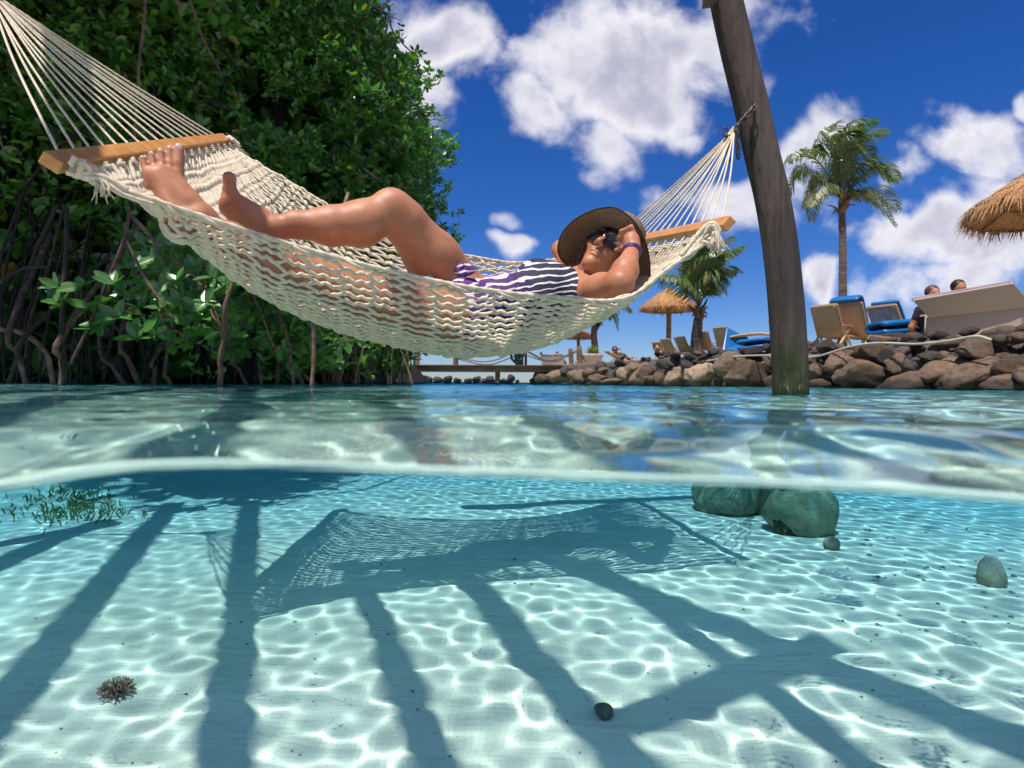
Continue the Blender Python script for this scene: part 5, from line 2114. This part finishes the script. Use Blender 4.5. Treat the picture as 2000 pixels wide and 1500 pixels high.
# ---- loungers
def lounger(loc, rz, back=.95, scale=1.0, m=None, lab='', cush=None):
    """local x runs to the feet; the back rises at the origin end"""
    root_ = empty('lounger', loc, rz)
    root_.scale = (scale,) * 3
    tag(root_, lab, 'lounger', 'tan sling loungers on the terrace')
    h, w_, L = .30, .62, 1.25
    bx, bz = -math.cos(back) * .82, h + math.sin(back) * .82
    for s in (-1, 1):
        y = s * w_ / 2
        MB().bar((0, y, h), (L, y, h), .045, .045).build('rail', M_FRAME, root_, smooth=False, bevel=.006)
        MB().bar((0, y, h), (bx, y, bz), .045, .045).build('back_rail', M_FRAME, root_, smooth=False, bevel=.006)
        MB().bar((-.28, y * 1.04, 0), (.34, y * 1.04, h + .26), .04, .04).build('leg', M_FRAME, root_, smooth=False)
        MB().bar((.42, y * 1.04, 0), (-.10, y * 1.04, h + .24), .04, .04).build('leg', M_FRAME, root_, smooth=False)
        MB().bar((L - .12, y, 0), (L - .05, y, h), .04, .04).build('leg', M_FRAME, root_, smooth=False)
        MB().bar((-.10, y * 1.06, h + .25), (.40, y * 1.06, h + .25), .06, .025).build('armrest', M_FRAME, root_, smooth=False)
        MB().bar((.16, y * .9, h * .55), (bx * .62, y * .9, h + (bz - h) * .62), .03, .03).build('prop', M_FRAME, root_, smooth=False)
    MB().bar((bx, -w_ / 2, bz), (bx, w_ / 2, bz), .045, .045).build('head_rail', M_FRAME, root_, smooth=False)
    # sagging sling
    for nm, A_, B_ in (('backrest', np.array([0, 0, h]), np.array([bx, 0, bz])), ('seat', np.array([0, 0, h]), np.array([L, 0, h]))):
        V, Fc = [], []
        d = B_ - A_; nrm = unit(np.cross(d, (0, 1, 0))); nrm = nrm if nrm[2] < 0 else -nrm
        for i in range(9):
            for j in range(7):
                v_ = -1 + 2 * j / 6
                V.append(A_ + d * i / 8 + np.array([0, v_ * (w_ / 2 - .012), 0]) + nrm * (.035 * math.sin(math.pi * i / 8) * (1 - .4 * v_ * v_) + .012))
        for i in range(8):
            for j in range(6):
                Fc.append((i * 7 + j, i * 7 + j + 1, (i + 1) * 7 + j + 1, (i + 1) * 7 + j))
        o = MB().add(V, Fc).build(nm, m or M_SLING, root_)
        so = o.modifiers.new('t', 'SOLIDIFY'); so.thickness = .006
    return root_, (bx, bz, h, w_)


def mat_draped(loc, rz, scale, lab, prof, w_, m=M_BLUE, th=.07, grp='blue foam mats'):
    """thick mat following a profile in the local x-z plane"""
    P = spline([(x, 0, z) for x, z in prof], 40)
    n = len(P)
    T = np.gradient(P, axis=0); T /= np.linalg.norm(T, axis=1)[:, None]
    N = np.cross(T, (0, 1, 0)) * -1
    V, Fc = [], []
    sec = []
    for j in range(16):
        a = 2 * math.pi * j / 16
        sy = math.copysign(abs(math.cos(a)) ** .25, math.cos(a)) * w_ / 2
        sn = math.copysign(abs(math.sin(a)) ** .6, math.sin(a)) * th / 2
        sec.append((sy, sn))
    for i in range(n):
        e = 1 if 0 < i < n - 1 else .8
        for (sy, sn) in sec:
            V.append(P[i] + np.array([0, sy, 0]) * (.985 if e < 1 else 1) + N[i] * sn * e)
    for i in range(n - 1):
        for j in range(16):
            k = (j + 1) % 16
            Fc.append((i * 16 + j, i * 16 + k, (i + 1) * 16 + k, (i + 1) * 16 + j))
    Fc += [tuple(range(16))[::-1], tuple(range((n - 1) * 16, n * 16))]
    o = MB().add(V, Fc).build('foam_mat', m)
    o.location = loc; o.rotation_euler = (0, 0, rz); o.scale = (scale,) * 3
    tag(o, lab, 'mat', grp)
    return o


def gp(px, Y, z=TZ):
    p = at(px, 700, Y); p[2] = z
    return p


def top_scale(px, py, Y, back=.95):
    """scale a lounger so that its head rail shows at photo row py"""
    z = at(px, py, Y)[2]
    return float(np.clip((z - TZ) / (.30 + math.sin(back) * .82), .5, 1.3))


RZ = .62
seat_prof = [(1.2, .36), (.6, .355), (.12, .37), (-.04, .46), (-.30, .84), (-.47, 1.06), (-.60, 1.12)]
Y1 = 9.9
s1 = top_scale(1600, 599, Y1, 1.1)
lounger(gp(1622, Y1), RZ, 1.1, s1, None, 'empty tan sling lounger beside the lounger with a blue mat over its back')
s2 = top_scale(1650, 596, Y1 + .2, 1.1)
lounger(gp(1668, Y1 + .2), RZ, 1.1, s2, None, 'tan sling lounger with a blue mat hung over its head rail')
mat_draped(gp(1668, Y1 + .2), RZ, s2, 'blue foam mat draped over the back of a tan lounger, its end curling over', [(1.2, .38), (.5, .375), (.14, .39), (.02, .50), (-.18, .90), (-.28, 1.10), (-.38, 1.17), (-.50, 1.13), (-.56, 1.07)], .64, th=.085)
s3 = top_scale(1720, 600, Y1 + .7, 1.0)
lounger(gp(1742, Y1 + .7), RZ - .15, 1.0, s3, M_GREYT, 'lounger covered with a grey towel next to the folded blue mat')
mat_draped(gp(1748, Y1 + .8), RZ - .15, s3, 'blue foam mat lying along the towel-covered lounger', [(1.2, .40), (.5, .39), (.10, .42), (-.10, .62), (-.30, .93), (-.44, 1.10)], .60, th=.09)
lounger(gp(1530, 10.2), RZ, 1.0, top_scale(1500, 626, 10.2, 1.0), None, 'tan sling lounger half hidden behind the leaning post')
c1 = at(1708, 641, 9.05); c2 = at(1806, 634, 9.15)
# folded mat lying on the crest of the wall
fm = mat_draped(tuple((c1 + c2) / 2), 0, 1.0, 'bright blue foam mat folded in two and laid on the crest of the seawall', [(.0, -.075), (.0, .075)], .1)
bpy.data.objects.remove(fm)


def folded_mat(A_, B_, lab, r=.085, loops=1.35, fat=1.0):
    """mat folded over on itself, lying from A to B"""
    A_, B_ = np.asarray(A_), np.asarray(B_)
    d = B_ - A_; L = np.linalg.norm(d); d /= L
    side = unit(np.cross(d, (0, 0, 1))); up = np.cross(side, d)
    prof = spline([(.16, -.075), (-.10, -.078), (-.16, -.05), (-.165, .0), (-.10, .052), (.05, .05), (.14, .06), (.185, .02), (.14, -.012), (.02, -.008)], 44)[:, :2] if False else None
    q = np.array([(.20, -.078), (.0, -.085), (-.16, -.072), (-.205, -.01), (-.16, .055), (.0, .075), (.15, .070), (.215, .035)])
    t = np.array([spline(np.c_[q, np.zeros(len(q))], 40)[i][:2] for i in range(40)]) * fat
    # ribbon with thickness
    Tn = np.gradient(t, axis=0); Tn /= np.linalg.norm(Tn, axis=1)[:, None]
    Nn_ = np.stack([-Tn[:, 1], Tn[:, 0]], 1)
    ring = np.vstack([t + Nn_ * .030, (t - Nn_ * .030)[::-1]])
    m_ = len(ring)
    V, Fc = [], []
    xs_ = np.linspace(0, L, 14)
    for i, x in enumerate(xs_):
        e = 1.0 - .10 * (abs(2 * i / 13 - 1) ** 6)
        wv = .010 * math.sin(i * .9)
        for (a, b) in ring:
            V.append(A_ + d * x + side * (a * e + wv) + up * (b * e))
    for i in range(13):
        for j in range(m_):
            k = (j + 1) % m_
            Fc.append((i * m_ + j, i * m_ + k, (i + 1) * m_ + k, (i + 1) * m_ + j))
    # end faces as strips between the two skins
    for e in (0, 13):
        for j in range(39):
            a, b, c, dd = e * m_ + j, e * m_ + j + 1, e * m_ + m_ - 2 - j, e * m_ + m_ - 1 - j
            Fc.append((a, b, c, dd) if e else (dd, c, b, a))
    o = MB().add(V, Fc).build('foam_mat', M_BLUE)
    tag(o, lab, 'mat', 'blue foam mats')
    return o


folded_mat(c1, c2, 'bright blue foam mat folded in two and laid on the crest of the seawall', fat=1.0)
folded_mat(at(1446, 675, 11.6), at(1503, 668, 11.2), 'rolled blue foam mat lying beside the upright blue mat', fat=1.0)
# upright mat leaning on a lounger
Yb = 12.6
s6 = top_scale(1398, 640, Yb, 1.15)
lounger(gp(1416, Yb), RZ, 1.15, s6, None, 'tan sling lounger with an upright blue mat leaning on its side')
A_ = gp(1432, Yb - .35); tz = at(1420, 640, Yb - .35)[2]
V = [gp(1409, Yb - .5), gp(1452, Yb - .5), at(1462, 662, Yb - .2), at(1418, 640, Yb - .2)]
V = np.array(V)
nn_ = unit(np.cross(V[1] - V[0], V[3] - V[0])) * .05
mb = MB(); k = len(V)
mb.add(np.vstack([V + nn_, V - nn_]), [tuple(range(k)), tuple(range(k, 2 * k))[::-1]] + [(i, i + k, (i + 1) % k + k, (i + 1) % k) for i in range(k)])
o = mb.build('foam_mat', M_BLUE, smooth=False, bevel=.03); tag(o, 'dark blue foam mat standing upright against a tan lounger', 'mat', 'blue foam mats')
# pale cushion on the next seat
o = mat_draped(gp(1466, 12.2, TZ + .32), -.5, .8, 'pale folded towel lying between the two blue mats', [(-.5, .06), (-.2, .11), (.2, .14), (.5, .10)], .5, M_SLING, .06, 'towels'); o['category'] = 'towel'
for (px, py, dY, bk, lab) in ((1374, 649, 1.3, 1.1, 'tan sling lounger standing against the young palm trunk'), (1332, 664, 1.2, .95, 'tan sling lounger with slack fabric in front of the palapa pole'),
                              (1304, 671, 1.3, .95, 'tan sling lounger shared by a person in dark clothes'), (1284, 678, 2.4, 1.1, 'sling lounger seen edge-on at the end of the row')):
    Y = wall_Y(px) + dY
    lounger(gp(px + 6, Y), RZ, bk, top_scale(px - 10, py, Y, bk), None, lab)
# low reclining canvas lounger at the tip
Yq = 17.5
lounger(gp(1205, Yq), .25, .45, top_scale(1205, 692, Yq, .45), None, 'low tan canvas lounger with a person in a cap resting on it')


# ---- distant people
def small_person(lab, base, pts, hair, cloth, skin=None, hat=None, h=.02):
    """pts: dict of joints in world coordinates"""
    allp = np.array(list(pts.values()))
    f = Field(allp.min(0) - .25, allp.max(0) + .25, h)
    hd, nk, pv = pts['head'], pts['neck'], pts['pelvis']
    f.ell(hd, (.085, .095, .115), k=.03)
    f.ell(hd + np.array([0, -.09, -.01]), (.02, .025, .03), k=.02)
    f.chain([(nk, .055), (hd - np.array([0, 0, .06]), .05)], k=.03)
    ct = (nk * .65 + pv * .35)
    f.chain([(nk - (nk - pv) * .12, .11), (ct, .135), (pv, .14)], k=.05)
    for s in ('l', 'r'):
        f.chain([(pts['sh' + s], .06), (pts['el' + s], .045), (pts['wr' + s], .032)], k=.04)
        f.chain([(pv + (pts['kn' + s] - pv) * .05, .095), (pts['kn' + s], .065), (pts['an' + s], .042)], k=.05)
        f.chain([(pts['an' + s], .04), (pts['an' + s] + unit(pts['an' + s] - pts['kn' + s]) * .02 + np.array([.10, 0, .05]), .03)], k=.02)
    root_ = empty('person', base)
    tag(root_, lab, 'person', 'people resting on the terrace')
    o = field_obj('body', f, skin or M_SKIN); world_child(o, root_)
    f2 = Field(allp.min(0) - .25, allp.max(0) + .25, h)
    f2.chain([(nk - (nk - pv) * .14, .125), (ct, .15), (pv, .155)], k=.05)
    for s in ('l', 'r'):
        f2.chain([(pts['sh' + s], .07), (pts['sh' + s] * .5 + pts['el' + s] * .5, .062)], k=.04)
        f2.chain([(pv, .11), (pv * .45 + pts['kn' + s] * .55, .085)], k=.04)
    o = field_obj('clothes', f2, cloth); world_child(o, root_)
    f3 = Field(hd - .2, hd + .2, h * .7)
    f3.ell(hd + np.array([0, .02, .03]), (.097, .10, .105), k=.02)
    o = field_obj('hair' if hat is None else 'cap', f3, hair); world_child(o, root_)
    if hat is not None:
        o2 = MB().add(*(lambda v, f: (v + hd + np.array(hat), f))(*lathe([(.0, .03), (.10, .02), (.135, .0), (.10, .012), (.0, .02)], 16))).build('cap_brim', hair); o2.parent = o


M_CAP = mat('red_dark_cap', (0.10, 0.02, 0.02), (0.03, 0.015, 0.02), .8, 10)
M_HAIR2 = mat('black_hair', (0.012, 0.009, 0.009), None, .5)
M_HAIR3 = mat('auburn_hair', (0.10, 0.04, 0.03), (0.05, 0.02, 0.02), .5)


def seated(px, py, Y, dx=.0):
    hd = at(px, py, Y)
    nk = hd + np.array([0, .03, -.19]); pv = hd + np.array([0, -.02, -.68])
    g = dict(head=hd, neck=nk, pelvis=pv)
    for s, q in (('l', -1), ('r', 1)):
        g['sh' + s] = nk + np.array([q * .17, 0, -.06]); g['el' + s] = nk + np.array([q * .24, .08, -.32]); g['wr' + s] = nk + np.array([q * .10, .26, -.40])
        g['kn' + s] = pv + np.array([q * .10, .42, .04]); g['an' + s] = pv + np.array([q * .10, .52, -.36])
    return g


def lying(px, py, Y, dirx=1.0):
    hd = at(px, py, Y)
    nk = hd + np.array([.10 * dirx, 0, -.14]); pv = nk + np.array([.42 * dirx, .1, -.34])
    g = dict(head=hd, neck=nk, pelvis=pv)
    for s, q in (('l', -1), ('r', 1)):
        g['sh' + s] = nk + np.array([.03, q * .17, -.03]); g['el' + s] = nk + np.array([.22 * dirx, q * .26, -.22]); g['wr' + s] = nk + np.array([.40 * dirx, q * .16, -.20])
        g['kn' + s] = pv + np.array([.40 * dirx, q * .10, .10]); g['an' + s] = pv + np.array([.80 * dirx, q * .10, .0])
    return g


g = seated(1822, 573, 8.7)
small_person('person with auburn hair seated on the cream sofa, only the head showing', g['pelvis'], g, M_HAIR3, M_DARKC)
g = seated(1873, 562, 8.7)
small_person('person with black hair seated on the cream sofa, only the head showing', g['pelvis'], g, M_HAIR2, M_DARKC)
g = lying(1201, 684, 17.6)
small_person('person in a dark cap lying on the low canvas lounger', g['pelvis'], g, M_CAP, M_DARKC, None, (.06, -.06, .02), .025)
g = lying(1283, 680, wall_Y(1290) + 1.6)
small_person('person in dark clothes lying back in the row of tan loungers', g['pelvis'], g, M_HAIR2, M_DARKC, None, None, .025)
g = lying(1800, 612, 9.2)
small_person('person in a dark top bending beside the end of the cream sofa', g['pelvis'], g, M_HAIR2, M_DARKC, None, None, .025)

# ---- cream sofa seen from behind
SF = empty('sofa', gp(1890, 8.3))
tag(SF, 'cream sofa with a flared back standing behind the seawall', 'sofa')
Yl, Yr = 8.5, 8.0
bl, br_ = at(1812, 650, Yl), at(2012, 655, Yr)
ml, mr = at(1812, 618, Yl), at(2008, 596, Yr)
tl, trr = at(1783, 587, Yl - .12), at(1980, 553, Yr - .12)
trr2 = at(2030, 560, Yr + .1)
bk = np.array([.10, .9, 0])


def slab(name, A_, B_, C_, D_, th, m, n=10):
    A_, B_, C_, D_ = map(np.asarray, (A_, B_, C_, D_))
    nr_ = unit(np.cross(B_ - A_, D_ - A_))
    if nr_[1] < 0: nr_ = -nr_
    V, Fc = [], []
    for i in range(n + 1):
        t = i / n
        lo_, hi_ = A_ * (1 - t) + B_ * t, D_ * (1 - t) + C_ * t
        bow = -.05 * math.sin(math.pi * t) * np.array([0, 1, 0])
        V += [lo_ + bow, hi_ + bow, hi_ + bow + nr_ * th, lo_ + bow + nr_ * th]
    for i in range(n):
        for j in range(4):
            k = (j + 1) % 4
            Fc.append((i * 4 + j, (i + 1) * 4 + j, (i + 1) * 4 + k, i * 4 + k))
    Fc += [(0, 1, 2, 3), (n * 4 + 3, n * 4 + 2, n * 4 + 1, n * 4)]
    o = MB().add(V, Fc).build(name, m, smooth=False, bevel=.012)
    world_child(o, SF)
    return o


bl[2] = TZ; br_[2] = TZ
slab('base', bl, br_, mr - np.array([0, 0, .004]), ml - np.array([0, 0, .004]), .6, M_CREAM)
slab('backrest', ml + np.array([-.02, -.05, -.03]), mr + np.array([.05, -.05, -.03]), trr, tl, .10, M_CREAM)
slab('arm', mr + np.array([.06, 0, 0]), mr + np.array([.30, .7, 0]), trr2 + np.array([.22, .7, 0]), trr + np.array([.015, .01, 0]), .08, M_CREAM)
o = MB().tube(spline([tl + np.array([.02, .05, .02]), (tl + trr) / 2 + np.array([0, -.0, .02]), trr + np.array([0, .05, .02])], 12), .022, 6).build('top_rail', mat('mauve_rail', (.28, .17, .24), None, .8, 8)); world_child(o, SF)
# white crate by the sofa end
CT = empty('crate', gp(1812, 8.9))
tag(CT, 'small white slatted crate next to the end of the sofa', 'crate')
M_WHITE = mat('white_plastic', (.72, .66, .60), (.62, .56, .5), .5, 8)
cc = at(1813, 632, 8.7)
for dz in (-.09, .0, .09):
    o = MB().box(cc + np.array([0, -.12, dz]), (.24, .02, .035)).build('slat', M_WHITE, smooth=False); world_child(o, CT)
for dx in (-.11, -.04, .04, .11):
    o = MB().box(cc + np.array([dx, -.10, -.02]), (.03, .02, .26)).build('upright', M_WHITE, smooth=False); world_child(o, CT)
o = MB().box(cc + np.array([0, .02, .115]), (.27, .26, .02)).build('lid', M_WHITE, smooth=False); world_child(o, CT)

# ---- planter
M_POT = mat('pale_pot', (.50, .40, .34), (.40, .31, .26), .8, 12)
M_TUFT = leaf_material('variegated_tuft', (.16, .20, .07), (.30, .32, .14), (.42, .40, .2), .5, .25)
for (px, Yp, sc_, lab) in ((1157, 21.0, 1.0, 'big pale bowl planter with a variegated tuft next to the jetty end'), (1133, 22.5, .55, 'small pale planter with a tuft behind the jetty post')):
    b = gp(px, Yp)
    PL = empty('planter', b)
    tag(PL, lab, 'planter', 'pale planters')
    v, f = lathe([(.0, 0), (.20, 0), (.33, .16), (.40, .36), (.41, .42), (.37, .42), (.34, .36), (.0, .34)], 24)
    o = MB().add(v * sc_ + b, f).build('pot', M_POT); world_child(o, PL)
    V, Fc = [], []
    for i in range(420):
        a = rr.uniform(0, 6.28); e = rr.uniform(.15, 1.5)
        d = np.array([math.cos(a) * math.cos(e), math.sin(a) * math.cos(e), math.sin(e)])
        p = b + np.array([0, 0, .40 * sc_]); l = rr.uniform(.28, .46) * sc_
        s = unit(np.cross(d, (0, 0, 1.0001))) * .014 * sc_
        q1, q2 = p + d * l * .6, p + d * l + np.array([0, 0, -.10 * l])
        k = len(V)
        V += [p - s, p + s, q1 + s, q1 - s, q2]
        Fc += [(k, k + 1, k + 2, k + 3), (k + 3, k + 2, k + 4)]
    o = MB().add(V, Fc).build('foliage', M_TUFT, smooth=False); world_child(o, PL)

# ---- pale hose strung along the wall
hp = [(1380, 705), (1430, 697), (1500, 694), (1560, 697), (1600, 695), (1650, 680), (1690, 672), (1730, 670), (1790, 672), (1850, 666), (1905, 657), (1936, 664)]
pts = [at(a, b, wall_Y(a) - .22) for a, b in hp]
o = MB().tube(spline(pts, 90), .017, 8).build('hose', mat('pale_hose', (.46, .41, .33), (.36, .32, .26), .6, 10))
tag(o, 'pale grey hose strung across the face of the seawall', 'hose')

# ================================================================== THINGS ON THE SEABED
def bed_at(px, py):
    p = on(px, py, -DEPTH)
    for _ in range(3):
        p = on(px, py, float(bed_z(np.array([p[0]]), np.array([p[1]]))[0]))
    return p


M_UROCK = rock_material('algae_rock', (0.44, 0.46, 0.30), (0.27, 0.30, 0.19), False)
M_SSTONE = rock_material('sandy_stone', (0.68, 0.62, 0.48), (0.50, 0.45, 0.35), False)
for i, (px, py, w_, h_, lab) in enumerate([(1430, 1005, 130, 100, 'dark rounded rock on the seabed at the foot of the leaning post'), (1580, 1045, 150, 130, 'sunlit mossy boulder on the seabed next to the leaning post'),
                                      (1512, 1012, 70, 90, 'narrow dark rock wedged between the two seabed boulders'), (1195, 1455, 46, 30, 'lone buried stone lying in the sand under the crossed beam shadows'),
                                      (1650, 1085, 34, 26, 'small upright stone on the rubble slope'), (1985, 1160, 60, 60, 'dark stone half sunk in the rubble slope'), (1620, 1042, 40, 22, 'flat stone in front of the mossy boulder')]):
    c = bed_at(px, py)
    s = c[1] / 1100.
    me = rock_mesh(700 + i, 3, .16, 3)
    o = put_rock(me, 'rock', c + np.array([0, .1, h_ * s * .35]), (w_ * s / 2, w_ * s * .5, h_ * s * .6), rot('Z', i * 1.3), M_UROCK if i in (0, 1, 2) else M_SSTONE, None)
    o.cycles.is_caustics_receiver = True
    tag(o, lab, 'rock')
peb = [rock_mesh(800 + i, 1, .2, 4) for i in range(5)]
M_PEB = mat('dark_pebble', (0.40, 0.36, 0.28), (0.24, 0.21, 0.16), .9, 30, rnd=.5)
M_PEB2 = mat('shell_grit', (0.40, 0.36, 0.30), (0.28, 0.25, 0.2), .8, 30, rnd=.4)
plist = []
for i in range(60):
    plist.append((rr.uniform(1640, 2000), rr.uniform(1030, 1260), rr.uniform(5, 12)))
for i in range(105):
    plist.append((rr.uniform(60, 1900), rr.uniform(1080, 1495), rr.uniform(3, 9)))
for i, (px, py, w_) in enumerate(plist):
    c = bed_at(px, py); s = c[1] / 1100. * w_ / 2
    o = put_rock(peb[i % 5], 'pebble', c + np.array([0, 0, s * .25]), (s, s * rr.uniform(.7, 1.1), s * .6), rot('Z', rr.uniform(0, 6.28)), M_PEB if i % 3 else M_PEB2, None)
    o.cycles.is_caustics_receiver = True
    if i < 60: tag(o, 'dark pebble among the scattered rubble on the seabed slope', 'pebble', 'pebbles on the rubble slope')
    else: tag(o, ('tiny dark pebble' if i % 3 else 'tiny pale shell bit') + ' lying on the open rippled sand', 'pebble', ('dark pebbles' if i % 3 else 'shell bits') + ' on the open sand')
# brown algae tuft
AT = bed_at(226, 1362)
mb = MB()
for i in range(46):
    a = rr.uniform(0, 6.28); e = rr.uniform(.25, 1.5)
    d = np.array([math.cos(a) * math.cos(e), math.sin(a) * math.cos(e), math.sin(e)])
    p1 = AT + d * .028; p2 = p1 + unit(d + rr.normal(0, .5, 3)) * .018
    mb.tube([AT, p1, p2], [.0018, .0016, .0022], 4)
    p3 = p1 + unit(d + rr.normal(0, .7, 3)) * .016
    mb.tube([p1, p3], [.0015, .0022], 4)
o = mb.build('seaweed', mat('brown_algae', (0.36, 0.22, 0.17), (0.24, 0.14, 0.10), .8, 60)); o.cycles.is_caustics_receiver = True
tag(o, 'brown branching seaweed tuft growing on the pale sand', 'seaweed')
# patch of seagrass
V, Fc = [], []
for i in range(420):
    c = bed_at(rr.normal(140, 55), rr.normal(992, 16))
    d = unit((rr.normal(0, .5), rr.normal(0, .5), 1.0)); l = rr.uniform(.03, .075)
    s = unit(np.cross(d, rr.normal(0, 1, 3))) * .004
    q = c + d * l * .6; t = c + d * l + np.array([rr.normal(0, .02), 0, -.01])
    k = len(V)
    V += [c - s, c + s, q + s, q - s, t]; Fc += [(k, k + 1, k + 2, k + 3), (k + 3, k + 2, k + 4)]
o = MB().add(V, Fc).build('seagrass', leaf_material('seagrass_blade', (.12, .19, .07), (.18, .26, .10), (.28, .32, .14), .7, .35), smooth=False)
o.cycles.is_caustics_receiver = True
tag(o, kind='stuff')
